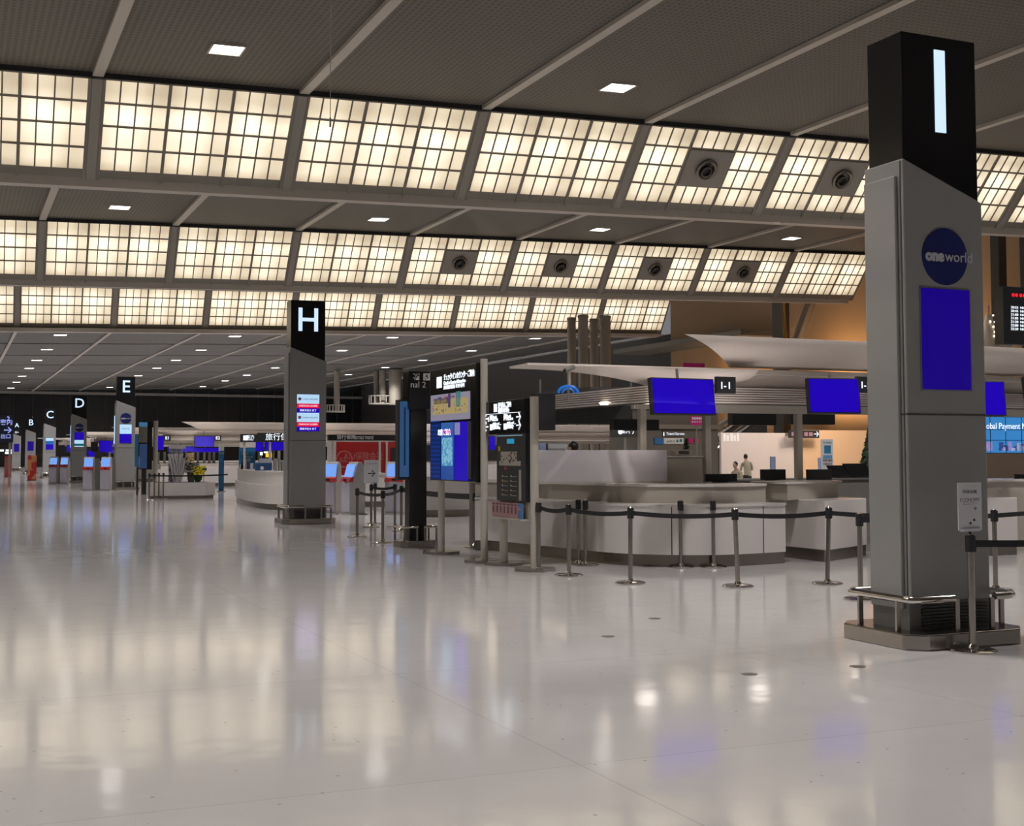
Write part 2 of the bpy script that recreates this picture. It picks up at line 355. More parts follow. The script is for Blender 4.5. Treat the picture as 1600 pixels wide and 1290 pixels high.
for bi, (ya, yb, za, zb) in enumerate(BANDS):
    L = math.hypot(yb - ya, za - zb); dirv = Vector((0, ya - yb, za - zb)).normalized(); nrm = Vector((1, 0, 0)).cross(dirv)
    protoA = bay(L, False); protoB = bay(L, True); usedA = usedB = False
    NZ = {0: (3, 4), 1: (3, 4, 5, 6), 2: ()}[bi]
    for k in range(-1, 8):
        isn = k in NZ
        if isn: g = protoB if not usedB else copy_tree(protoB); usedB = True
        else: g = protoA if not usedA else copy_tree(protoA); usedA = True
        Mx = Matrix.Identity(4)
        for r in range(3): Mx[r][0] = (1, 0, 0)[r]; Mx[r][1] = dirv[r]; Mx[r][2] = nrm[r]
        if nrm[1] > 0:                            # normal must look back at the viewer
            raise RuntimeError('normal')
        Mx.translation = Vector((3.9 + 6 * k, yb, zb)); g.matrix_world = MC @ Mx
        tag(g, 'warm luminous gridded ceiling panel%s, %s from the left in the %s glowing row' % (' with round air nozzle' if isn else '', ORD[k + 1], ROWN[bi]),
            'ceiling light', 'luminous ceiling panels of the %s row' % ROWN[bi])
    if not usedB:
        for c in [x for x in protoB.children_recursive] + [protoB]: bpy.data.objects.remove(c)
for bi, (ya, yb, za, zb) in enumerate(BANDS + BACKB):   # the same rows where they run on outside the frame
    x1 = X1C if bi > 2 else -2.2
    b = MB().add([(X0C, ya, za), (X0C, yb, zb), (x1, yb, zb), (x1, ya, za)], [(0, 1, 2, 3)])
    o = b.build('ceiling.%03d' % (60 + bi), DIFF, fixn=False); o.matrix_world = MC; structure(o)

# downlights
def downlight(sz):
    g = thing('recessed_downlight', None, None)
    MB().box(-sz / 2, sz / 2, -sz / 2, sz / 2, -.03, .0).build('lamp_glass', E_DOWN, g)
    f = MB(); s2 = sz / 2
    f.box(-s2 - .05, s2 + .05, -s2 - .05, -s2, -.05, 0); f.box(-s2 - .05, s2 + .05, s2, s2 + .05, -.05, 0)
    f.box(-s2 - .05, -s2, -s2, s2, -.05, 0); f.box(s2, s2 + .05, -s2, s2, -.05, 0)
    f.build('rim', RIB, g); return g
dl = downlight(.82); first = True
DROWS = [(-13.5, ZT, 0), (10.3, ZT, 0), (34.4, ZT, 1), (58.6, ZT - .05, 1), (82.5, ZT - .2, 0), (93.0, 7.85, 1), (106.8, 7.85, 1), (119.8, 7.85, 1), (131.8, 7.85, 1), (145.8, 7.85, 1), (158.5, 7.85, 1), (173.8, 7.85, 1)]
rown = 0
SPOTD = None
for (y, z, vis) in DROWS:
    if vis: rown += 1
    xs = [6.9 + 12 * k for k in (range(-3, 4) if y < 60 else range(-1, 5))]
    n = 0
    for x in xs:
        if x > 51: continue
        P = CW(x, y, z - .02); r = R.T @ np.array([P[0], P[1], P[2] - EYE]); px = CX - FPX * r[0] / r[2] if r[2] < 0 else -1
        inview = vis and 0 < px < 1600 and (CY + FPX * r[1] / r[2]) > -10
        if vis and px < -200 and y > 60: continue
        g = dl if first else copy_tree(dl); first = False
        g.matrix_world = MC @ Matrix.Translation((x, y, z))
        if inview: n += 1
        tag(g, ('square recessed ceiling downlight, %s from the left in the %s row away from the viewer' % (ORD[n - 1], ORD[rown - 1])) if inview else 'square recessed ceiling downlight outside the picture frame', 'ceiling light',
            ('downlights in the %s ceiling row' % ORD[rown - 1]) if inview else 'downlights outside the frame')
        if SPOTD is None:
            so = lamp('downlight_beam', 'SPOT', (0, 0, -.12), SPOT_W, (1.0, .95, .93), g, spot_size=math.radians(136), spot_blend=.6, shadow_soft_size=.35); SPOTD = so.data
        elif not [c for c in g.children if c.type == 'LIGHT']:
            so = bpy.data.objects.new('downlight_beam', SPOTD); COL.objects.link(so); so.parent = g; so.location = (0, 0, -.12)
# hanging cord
yc = 24.0
px_, pz_ = onY(516, 192, yc); top = CW(px_, yc, ZT)[2]
g = thing('sensor_pendant', 'thin pale cord hanging from the dark ceiling with a small weight', 'cord', (px_, yc, pz_))
MB().cyl((px_, yc, pz_), (px_, yc, top), .008, n=6).build('cord', mat('pale cord', (.5, .47, .4), .5), g)
MB().cyl((px_, yc, pz_ - .08), (px_, yc, pz_ + .1), .02, n=10).build('weight', POSTM, g)

# ------------------------------------------------------------------ the lettered sign pillars
def disc(mb, cx, cz, r, y, d, n=40, m=0, fr=1.0):
    mb.prism([(cx + r * math.cos(2 * PI * i / n), cz + r * math.sin(2 * PI * i / n)) for i in range(n)], 1, y - d, y, m)
def octo(x0, x1, y0, y1, c): return [(x0 + c, y0), (x1 - c, y0), (x1, y0 + c), (x1, y1 - c), (x1 - c, y1), (x0 + c, y1), (x0, y1 - c), (x0, y0 + c)]
def emblem(g, cx, cz, r, y):
    md = MB(); disc(md, cx, cz, r, y, .012); e = md.build('round_emblem', mat('deep blue emblem', (.018, .025, .14), .25), g)
    text('emblem_lettering', 'one', r * .52, mat('emblem white', (.55, .55, .62), .4), e, (cx - r * .88, y - .016, cz), align='LEFT', ext=.002, bold=.024)
    text('emblem_lettering', 'world', r * .52, mat('emblem white', (.55, .55, .62), .4), e, (cx - r * .02, y - .016, cz), align='LEFT', ext=.002)
def letter_pillar(X, Y, letter, label, W=.86, D=.5, H=5.2, screen='blue', emb=False, zl=4.1, zr=3.78, lz=4.72, ls=.78, dz=0.0, small=None, side_glow=False, simple=False):
    g = thing('sign_pillar', label, 'pillar', (X, Y, 0))
    x0, x1, y0, y1 = X, X + W, Y, Y + D
    MB().prism(octo(x0 - .2, x1 + .2, y0 - .27, y1 + .27, .14), 2, 0, .13).build('plinth', STEEL, g, bevel=.012)
    MB().prism([(x0, .13), (x1, .13), (x1, .36), (x0, .36)], 1, y0 + .02, y1 - .02).build('base_box', mat('grille box grey', (.16, .155, .15), .4), g)
    gr = MB()
    for i in range(7): gr.box(x0 + .12, x1 - .03, y0 - .005, y0 + .03, .15 + i * .027, .165 + i * .027)
    gr.build('vent_grille', DGREY, g)
    MB().prism([(x0, .36), (x1, .36), (x1, zr), (x0, zl)], 1, y0, y1).build('cladding', CLAD, g, bevel=.012)
    sm = MB(); sm.box(x0 - .004, x1 + .004, y0 - .004, y1 + .004, 1.92, 1.935); sm.box(x0 - .004, x0 + .006, y0 + .03, y0 + .042, .36, zl - .02)
    sm.build('seam', DGREY, g)
    sp = MB().box(x0 - .035, x0, y0 + .07, y1 - .03, .30, zl - .14).build('side_panel', CLAD, g, bevel=.01)
    hb = MB().prism([(x0 + .012, zl - .01), (x1 - .03, zr + .01), (x1 - .03, H), (x0 + .012, H)], 1, y0 + .012, y1 - .05).build('sign_head', BLACK, g, bevel=.006)
    cx = (x0 + x1) / 2 + .01
    if letter == 'I': MB().box(cx - .07, cx + .045, y0 + .004, y0 + .02, lz - .36, lz + .36).build('letter', E_WHITE, g)
    else: text('letter', letter, ls * (1.0 if letter != 'A' else .8), E_WHITE, g, (cx - .02, y0 + .006, lz + dz), ext=.006, bold=.02)
    if small: text('letter', small, .3, E_TXT, g, (cx - .02, y0 + .006, lz - .5), ext=.006, bold=.008)
    if emb: emblem(g, cx - .01, 3.28, .245, y0)
    # screen, 0.53 by 1.02 m, set in the cladding
    a, b, c, d = cx - .28, cx + .25, 2.14, 3.0
    fr = MB().box(a - .012, b + .012, y0 - .008, y0 + .01, c - .012, d + .012).build('screen_frame', MGREY, g)
    ys = y0 - .012
    if screen == 'blue': MB().box(a, b, ys, y0, c, d).build('screen', emat('dim blue screen', (.008, .0, .20), .95), fr)
    elif screen == 'china':
        s = MB(); h = (d - c) / 8
        for q in range(2):
            t = d - q * 4 * h; s.box(a, b, ys, y0, t - 2 * h, t, 0); s.box(a, b, ys, y0, t - 3 * h, t - 2 * h, 1); s.box(a, b, ys, y0, t - 4 * h, t - 3 * h, 2)
        sc = s.build('screen', [E_SKY, E_RED, E_BLUE], fr)
        for q in range(2):
            t = d - q * 4 * h
            fl = MB()
            for i in range(5):
                an = PI / 2 + i * 2 * PI / 5; disc(fl, a + .065 + .022 * math.cos(an), t - h * 1.0 + .022 * math.sin(an), .018, ys, .002, 10)
            fl.build('flower_mark', mat('plum mark', (.45, .08, .2), .5), sc)
            text('screen_lettering', 'CHINA AIRLINES', .05, mat('slate print', (.12, .14, .25), .5), sc, (a + .31, ys - .002, t - h * 1.05), ext=.001)
            text('screen_lettering', 'CHECK-IN CLOSED', .052, E_TXT, sc, ((a + b) / 2, ys - .002, t - h * 2.5), ext=.001)
            text('screen_lettering', '搭乗手続き 終了', .055, E_TXT, sc, ((a + b) / 2, ys - .002, t - h * 3.5), ext=.001)
    elif screen == 'whiteblue':
        s = MB(); mz = (c + d) / 2; s.box(a, b, ys, y0, mz, d, 0); s.box(a, b, ys, y0, c, mz, 1); sc = s.build('screen', [E_SKY, E_BLUE], fr)
        text('screen_lettering', 'FINNAIR', .09, mat('slate print', (.12, .14, .25), .5), sc, ((a + b) / 2, ys - .002, d - .2), ext=.001)
    elif screen == 'bluewhite':
        s = MB(); h = d - c; s.box(a, b, ys, y0, c + h * .47, d, 0); s.box(a, b, ys, y0, c + h * .22, c + h * .47, 1); s.box(a, b, ys, y0, c + h * .06, c + h * .22, 2); s.box(a, b, ys, y0, c, c + h * .06, 1); s.build('screen', [E_BLUE, E_SKY, E_TEAL], fr)
    elif screen == 'top':
        s = MB(); h = d - c; s.box(a, b, ys, y0, c + h * .75, d, 1); s.box(a, b, ys, y0, c + h * .45, c + h * .75, 2); s.box(a, b, ys, y0, c, c + h * .45, 0); s.build('screen', [E_BLUE, E_SKY, emat('mid blue band', (.02, .1, .35))], fr)
    # guard rails: bent tubes on short legs, open at the front and at the back
    for sgn, nm in ((-1, 0), (1, 1)):
        xo = x0 - .13 if sgn < 0 else x1 + .13; xi = x0 + .3 if sgn < 0 else x1 - .12
        ya, yb_ = y0 - .17, y1 + .17; pts = [(xi, ya, .4)]
        for i in range(7):
            t = i / 6 * PI / 2; pts.append((xo - sgn * .1 + sgn * .1 * math.sin(t), ya + .1 - .1 * math.cos(t), .4))
        for i in range(7):
            t = i / 6 * PI / 2; pts.append((xo - sgn * .1 + sgn * .1 * math.cos(t), yb_ - .1 + .1 * math.sin(t), .4))
        pts.append((xi, yb_, .4))
        rl = MB().tube(pts, .032, 12).build('guard_rail', CHROME, g, smooth=True)
        for (lx, ly) in ((xi + .03 * sgn * -1, ya), (xo, ya + .18), (xo, yb_ - .18)):
            MB().box(lx - .022, lx + .022, ly - .012, ly + .012, .12, .39).build('rail_leg', STEEL, rl)
    if side_glow: MB().box(x0 - .045, x0 - .035, y0 + .1, y1 - .1, 2.1, 3.4).build('side_screen', E_SKY, g)
    return g
I = letter_pillar(7.33, 8.5, 'I', 'large grey sign pillar with lit letter I and round blue emblem, in the right foreground', emb=True)
def pil_at(px_left, top, letter, label, sc=1.0, **k):
    r = ray(px_left, top); t = (5.2 * sc - EYE) / r[2]
    g = letter_pillar(float(r[0] * t), float(r[1] * t), letter, label, **k); g.scale = (sc, sc, sc); return g
pil_at(454.5, 468, 'H', 'grey sign pillar with lit letter H and two striped airline notices', screen='china')
pil_at(182.5, 588, 'E', 'grey sign pillar with lit letter E, round emblem and half white screen', screen='whiteblue', emb=True, side_glow=True)
pil_at(113, 617.5, 'D', 'grey sign pillar with lit letter D standing between the kiosk pairs', sc=.97, screen='bluewhite', emb=True, side_glow=True)
pil_at(69, 638, 'C', 'grey sign pillar with lit letter C and blue screen', sc=.925, screen='top')
pil_at(41, 652, 'B', 'grey sign pillar with lit letter B behind a red poster', sc=.92)
pil_at(20, 661, 'A', 'farthest sign pillar with lit letter A above G+', sc=.90, small='G+', dz=.25)

# ------------------------------------------------------------------ stanchions
def stanchion(px, py, label, lean=0.0, h=.93, group='belt stanchions round the near counter', r=.19, xy=None):
    x, y = onf(px, py) if xy is None else xy
    x, y = float(x), float(y)
    g = thing('belt_stanchion', label, 'stanchion', (x, y, 0), 0, group)
    MB().lathe([(r, 0), (r, .012), (r * .9, .022), (.05, .032), (.034, .06)], (x, y, 0), 28).build('base', CHROME, g, smooth=True)
    dx = lean * h
    MB().cyl((x, y, .03), (x + dx * .87, y, h - .12), .028, n=18).build('post', STEEL, g, smooth=True)
    hx = x + dx
    MB().cyl((hx - dx * .13, y, h - .13), (hx, y, h), .042, n=18).build('head', MBLACK, g, smooth=True)
    MB().lathe([(.03, 0), (.036, .004), (.03, .012)], (hx, y, h), 18).build('cap', CHROME, g, smooth=True)
    MB().box(hx - .012, hx + .012, y - .052, y - .04, h - .12, h - .03).build('belt_clip', MBLACK, g)
    return g, (hx, y)
def belt(g, a, b, z=.865, hw=.028):
    a, b = Vector((*a, 0)), Vector((*b, 0)); d = (b - a).normalized(); a = a + d * .04; b = b - d * .04; n = Vector((-d.y, d.x, 0)) * .002
    m = MB(); rows = []
    for s in (-1, 1):
        rows = []
        for i in range(9):
            t = i / 8; p = a.lerp(b, t) + n * s; sag = .03 * 4 * t * (1 - t); rows.append([(p.x, p.y, z - hw - sag), (p.x, p.y, z + hw - sag)])
        m.grid(rows)
    return m.build('belt', BELT, g)
F = [(842, 892, 'steel belt stanchion beside the right post of the lower directory board', 0),
     (889, 899, 'steel belt stanchion, second from the left in the front belt row', 0),
     (985, 911, 'steel belt stanchion, third in the front belt row before the curved counter', .01),
     (1153, 916, 'steel belt stanchion leaning left, fourth in the front belt row', -.035),
     (1293, 912, 'steel belt stanchion leaning right, before the gap in the counter', .04)]
heads = []; gs = []
for px, py, lb, ln in F: g, hd = stanchion(px, py, lb, ln); gs.append(g); heads.append(hd)
for i in range(4): belt(gs[i], heads[i], heads[i + 1])
g1, h1 = stanchion(1556, 922, 'steel belt stanchion standing behind the big lettered pillar')
belt(gs[4], heads[4], h1)
ga, ha = stanchion(904, 881.5, 'left one of two belt stanchions standing together by the curved counter')
gb, hb_ = stanchion(915, 883, 'right one of two belt stanchions standing together by the curved counter')
stanchion(1064, 886, 'left one of two beltless posts in front of the curved counter')
stanchion(1115, 886, 'right one of two beltless posts in front of the curved counter')
gc, hc = stanchion(1345, 936, 'steel belt stanchion just left of the big lettered pillar', 0)
gd, hd = stanchion(1520, 1017, 'nearest belt stanchion, holding a paper notice in front of the big pillar', 0)
belt(gc, hc, (hc[0] + 4.2, hc[1] + 1.0)); belt(gd, hd, (hd[0] + 3.2, hd[1] + .1))
x, y = hc[0] + 4.2, hc[1] + 1.0
stanchion(0, 0, 'steel belt stanchion outside the frame at the right', xy=(x, y)); stanchion(0, 0, 'steel belt stanchion outside the frame, nearest one', xy=(hd[0] + 3.2, hd[1] + .1))
# the notice on the nearest stanchion
nx, ny = hd
def notice(nx, ny, z0, w_, h_, label, rows, rz=0.0, name='notice_board', board=PAPER):
    g = thing(name, label, 'sign', (nx, ny, z0))
    MB().box(nx - w_ / 2, nx + w_ / 2, ny - .004, ny + .004, z0 + .03, z0 + .03 + h_).build('notice_sheet', board, g, bevel=.003)
    MB().box(nx - w_ * .36, nx + w_ * .36, ny - .02, ny + .02, z0 + .02, z0 + .045).build('holder', mat('clear holder', (.6, .6, .68), .2), g)
    MB().cyl((nx, ny, z0 - .0), (nx, ny, z0 + .03), .01, n=8).build('stem', MBLACK, g)
    for (t, dx, dzz, s, m) in rows: text('lettering', t, s, m, g, (nx + dx, ny - .0052, z0 + .03 + dzz), ext=.0008)
    return g
notice(nx, ny, .945, .25, .385, 'white paper airline notice on the nearest stanchion', [('FINNAIR', .0, .31, .04, INK), ('ECONOMY', -.0, .245, .042, GREYTXT), ('エコノミー', .0, .215, .032, GREYTXT), ('→', .05, .175, .05, INK), ('●', .04, .08, .03, INK), ('●', -.0, .055, .03, INK)])

# left group by the kiosks
gl, p1 = stanchion(558, 838, 'belt stanchion nearest the lettered H pillar', group='belt stanchions by the kiosks')
g2, p2 = stanchion(598, 847, 'belt stanchion nearest the viewer in front of the kiosks', group='belt stanchions by the kiosks')
g3, p3 = stanchion(580, 823, 'left belt stanchion below the arrow notice', group='belt stanchions by the kiosks')
g4, p4 = stanchion(586, 818, 'right belt stanchion below the arrow notice', group='belt stanchions by the kiosks')
g5, p5 = stanchion(617, 822, 'belt stanchion in front of the kiosk at the right', group='belt stanchions by the kiosks')
g6, p6 = stanchion(627, 829, 'belt stanchion just left of the black column', group='belt stanchions by the kiosks')
g7, p7 = stanchion(724, 858, 'belt stanchion at the end of the black belt beside the round counter end', group='belt stanchions by the kiosks', xy=(8.3, 20.6))
belt(gl, p1, p2); belt(g2, p2, p6); belt(g3, p3, p5); belt(g6, p6, p7, hw=.05)
notice(p3[0], p3[1], .945, .34, .50, 'white arrow notice between the kiosks', [('→', 0, .2, .24, INK), ('CHECK-IN', 0, .42, .055, GREYTXT)])
MBn = None
# far left groups
for (px, py, lb) in ((233, 781, 'first'), (241, 781, 'second'), (248, 779, 'third'), (255, 779, 'fourth')):
    gq, pq = stanchion(px, py, 'far belt stanchion left of the flower planter, %s from the left' % lb, group='far belt stanchions by the planter', r=.2)
    if lb == 'first': pf = pq; gf = gq
belt(gf, pf, (pf[0] + 3.0, pf[1] + 1.0))

# ------------------------------------------------------------------ the round-ended counter I
def loft_curve(pts, n=10):                       # Catmull-Rom through plan points
    P = [Vector((*p, 0)) for p in pts]; out = []
    P = [P[0] * 2 - P[1]] + P + [P[-1] * 2 - P[-2]]
    for i in range(1, len(P) - 2):
        for k in range(n):
            t = k / n; a, b, c, d = P[i - 1], P[i], P[i + 1], P[i + 2]
            out.append(.5 * ((2 * b) + (c - a) * t + (2 * a - 5 * b + 4 * c - d) * t * t + (-a + 3 * b - 3 * c + d) * t ** 3))
    out.append(P[-2]); return [(p.x, p.y) for p in out]
def offset(pl, d):
    out = []
    for i, p in enumerate(pl):
        a = Vector(pl[max(i - 1, 0)]); b = Vector(pl[min(i + 1, len(pl) - 1)]); t = (b - a).normalized(); nrm = Vector((-t.y, t.x))
        out.append((p[0] + nrm.x * d, p[1] + nrm.y * d))
    return out
def band(pl, d0, d1, z0, z1):                    # closed slab following a plan curve
    a, b = offset(pl, d0), offset(pl, d1); m = MB(); poly = a + b[::-1]
    n = len(a); vs = [(x, y, z0) for x, y in a] + [(x, y, z0) for x, y in b] + [(x, y, z1) for x, y in a] + [(x, y, z1) for x, y in b]
    fs = []
    for i in range(n - 1):
        fs += [(i, i + 1, 2 * n + i + 1, 2 * n + i), (n + i + 1, n + i, 3 * n + i, 3 * n + i + 1), (2 * n + i, 2 * n + i + 1, 3 * n + i + 1, 3 * n + i), (i + 1, i, n + i, n + i + 1)]
    fs += [(0, n, 3 * n, 2 * n)[::-1], (n - 1, 2 * n - 1, 4 * n - 1, 3 * n - 1)]
    return m.add(vs, fs)
CI = loft_curve([onf(742, 860), onf(775, 861), onf(870, 872), onf(960, 882), onf(1050, 885.5), onf(1140, 885), onf(1228, 880)], 10)
cg = thing('check_in_counter', 'long white curved check-in counter behind the belt stanchions', 'counter', (float(CI[0][0]), float(CI[0][1]), 0))
band(CI, .03, .34, 0, .17).build('kick_plate', KICK, cg, smooth=True)
band(CI, .0, .36, .17, .85).build('front_panel', WHITE, cg, smooth=True)
band(CI, -.02, .42, .85, .88).build('lower_ledge', WHITE, cg, smooth=True)
band(CI, .42, .95, 0, 1.12).build('upper_panel', CREAM, cg, smooth=True)
band(CI, .39, 1.15, 1.12, 1.155).build('worktop', WHITE, cg, smooth=True)
jm = MB()
for px in (905, 1052, 1193):
    X_, Y_ = onf(px, 884); 
    i = min(range(len(CI)), key=lambda q: abs(math.atan2(CI[q][0], CI[q][1]) - math.atan2(X_, Y_))); x_, y_ = CI[i]
    jm.box(x_ - .006, x_ + .006, y_ - .006, y_ + .01, .17, .85)
jm.build('panel_joint', DGREY, cg)
cr_ = thing('check_in_counter', 'short white counter block at the right of the gap, beside the big pillar', 'counter', (11.66, 15.4, 0))
rp = [onf(1290, 878), onf(1355, 868)]
rp = [(float(a), float(b)) for a, b in rp]; bx, by = 0, 1.4
q = [rp[0], rp[1], (rp[1][0], rp[1][1] + 1.2), (rp[0][0], rp[0][1] + 1.4)]
MB().prism(q, 2, .17, .90).build('front_panel', WHITE, cr_, bevel=.01)
MB().prism([(a + .0, b + .03) for a, b in q], 2, 0, .17).build('kick_plate', KICK, cr_)
MB().prism([(q[0][0] - .3, q[0][1] + .5), (q[1][0] - .2, q[1][1] + .45), (q[2][0] - .2, q[2][1]), (q[3][0] - .3, q[3][1])], 2, .9, 1.14).build('upper_panel', CREAM, cr_)
MB().prism([(q[0][0] - .36, q[0][1] + .46), (q[1][0] - .14, q[1][1] + .41), (q[2][0] - .14, q[2][1]), (q[3][0] - .36, q[3][1])], 2, 1.14, 1.17).build('worktop', WHITE, cr_)
# further blocks on the right of the big pillar
a0, a1, b0, b1 = rY(1546, 773, 1590, 846, 15.4)
c3 = thing('check_in_counter', 'white counter block seen between the big pillar and the right picture edge', 'counter', (a0, 15.4, 0))
MB().box(a0 - .6, a1, 15.4, 16.6, .17, .9).build('front_panel', WHITE, c3, bevel=.01)
MB().box(a0 - .6, a1, 15.43, 16.6, 0, .17).build('kick_plate', KICK, c3)
MB().box(a0 - .5, a1 + 2, 16.0, 16.8, .0, 1.14).build('upper_panel', CREAM, c3)
MB().box(a0 - .55, a1 + 2, 15.95, 16.9, 1.14, 1.17).build('worktop', WHITE, c3)
# low partition boards standing on the worktop
Yp = 17.2
a, b, c, d = rY(838, 703, 1042, 748, Yp)
g = thing('counter_screen', 'long translucent white screen board standing on the curved counter', 'screen', (a, Yp, 1.155))
MB().box(a, b, Yp, Yp + .02, 1.19, d).build('screen_panel', mat('frosted board', (.52, .50, .53), .35), g)
MB().box(a, b, Yp - .03, Yp + .05, 1.155, 1.19).build('foot_rail', POSTM, g)
a, b, c, d = rY(1042, 712, 1097, 752, 17.4)
g = thing('back_cabinet', 'beige cabinet behind the right end of the translucent screen', 'cabinet', (a, 17.4, 0))
MB().box(a, b, 17.4, 17.95, 0.0, d - .02).build('body', CREAM, g, bevel=.008); MB().box(a - .02, b + .02, 17.38, 17.97, d - .02, d).build('top', WHITE, g)
sx = a + .35
g = thing('card_terminal', 'small cream card terminal on the beige cabinet', 'terminal', (b - .3, 17.6, d))
MB().box(b - .42, b - .12, 17.5, 17.7, d, d + .1).build('body', CREAM, g, bevel=.02); MB().box(b - .36, b - .18, 17.49, 17.5, d + .03, d + .08).build('display', DGREY, g)

def conifer(name, label, x, y, z0, h, r, seed, parts=True):
    rnd = random.Random(seed); g = thing(name, label, 'tree', (x, y, z0), 0)
    m = MB(); nl = int(60 + h * 120)
    for i in range(nl * 5):
        t = rnd.random() ** .8; zz = z0 + .06 * h + t * h * .94; rr = r * (1 - t) * (0.35 + .75 * rnd.random()); an = rnd.random() * 2 * PI
        cx, cy = x + rr * math.cos(an), y + rr * math.sin(an); s = h * .035
        m.add([(cx, cy, zz + s), (cx + s * 1.6 * math.cos(an + .6), cy + s * 1.6 * math.sin(an + .6), zz - s), (cx + s * 1.6 * math.cos(an - .6), cy + s * 1.6 * math.sin(an - .6), zz - s)], [(0, 1, 2)])
    m.build('foliage', mat('conifer needles', (.018, .05, .016), .7), g, fixn=False)
    MB().cyl((x, y, z0), (x, y, z0 + h * .9), r * .07, r * .02, n=8).build('trunk', mat('bark', (.06, .035, .02), .8), g)
    if parts:
        for i in range(6):
            t = .15 + .12 * i; an = i * 2.2; rr = r * (1 - t) * .9
            MB().lathe([(.001, -.5 * .02), (.014, -.006), (.014, .006), (.001, .5 * .02)], (x + rr * math.cos(an), y + rr * math.sin(an), z0 + t * h), 8).build('bauble', mat('gold bauble', (.7, .45, .05), .2, .7), g, smooth=True)
    return g
x_, z_ = onY(844, 703, 17.6); conifer('christmas_tree', 'small decorated conifer behind the left end of the counter screen', x_, 17.7, 1.155, .62, .13, 1)
x_, z_ = onY(1074, 712, 17.8); conifer('christmas_tree', 'small dark conifer on the beige cabinet', x_ - .05, 17.75, d, .28, .09, 2)
a, b, c, d2 = rY(843, 692, 853, 703, 17.5)
g = thing('desk_card', 'small pale blue card beside the decorated conifer', 'sign', (a, 17.5, 1.155)); MB().box(a, b, 17.5, 17.515, 1.155, d2).build('card', mat('pale blue card', (.3, .38, .6), .5), g); MB().box(a, b, 17.5, 17.6, 1.155, 1.165).build('foot', PAPER, g)

# ------------------------------------------------------------------ monitors and canopy over a counter row
def flat_monitor(name, label, px0, py0, px1, py1, Y, D=.09, tilt=.0, yaw=0.0, sign=None, front=True, group='monitors hanging over the near counter'):
    a, b, c, d = rY(px0, py0, px1, py1, Y); W, H = b - a, d - c; cx, cz = (a + b) / 2, (c + d) / 2
    g = thing(name, label, 'monitor', (cx, Y, cz), 0, group)
    MB().box(a, b, Y, Y + D, c, d).build('casing', MBLACK, g, bevel=.006)
    if front: MB().box(a + .018, b - .018, Y - .004, Y, c + .02, d - .018).build('display', E_BLUE, g)
    br = MB().box(cx - .12, cx + .12, Y + D, Y + D + .05, cz - .1, cz + .1).build('bracket', MGREY, g)
    MB().cyl((cx, Y + D + .03, cz), (cx, Y + D + .03, 2.78), .02, n=8).build('hanger', MGREY, br)
    g.rotation_euler = (-tilt, 0, yaw)
    if sign:
        s = thing('counter_number_sign', 'small black lit sign reading %s beside its blue monitor' % sign, 'sign', (b, Y, d - .2), 0)
        MB().box(b + .01, b + .01 + H * .62, Y + .0, Y + .06, d - H * .40, d + .03).build('sign_box', MBLACK, s, bevel=.004)
        text('lettering', sign, H * .27, E_TXT, s, (b + .01 + H * .3, Y - .003, d - H * .19), ext=.003, bold=.004, spacing=1.2)
    return g
YM = 15.0
flat_monitor('hanging_monitor', 'blue monitor hanging over the counter, left of sign I-1', 1017, 590, 1119, 648, YM, tilt=.12, yaw=.06, sign='I-1')
flat_monitor('hanging_monitor', 'blue monitor hanging over the counter, left of sign I-2', 1268, 590, 1339, 646, YM, tilt=.12, yaw=-.2, sign='I-2')
flat_monitor('hanging_monitor', 'blue monitor seen just right of the big lettered pillar', 1528, 595, 1566, 650, YM, tilt=.12, yaw=-.35)
flat_monitor('hanging_monitor', 'blue monitor cut off by the right picture edge', 1592, 590, 1680, 652, YM, tilt=.12, yaw=.3)
for (p, lb) in (((1145, 643, 1213, 664), 'back of a black monitor under the canopy, left of the middle post'), ((1236, 641, 1305, 663), 'back of a black monitor under the canopy, right of the middle post'),
                ((960, 655, 1030, 672), 'back of a black monitor behind the left post'), ((836, 614, 868, 672), 'large black monitor seen end on beside the directory board')):
    flat_monitor('hanging_monitor', lb, *p, 18.2, D=.16, front=False)
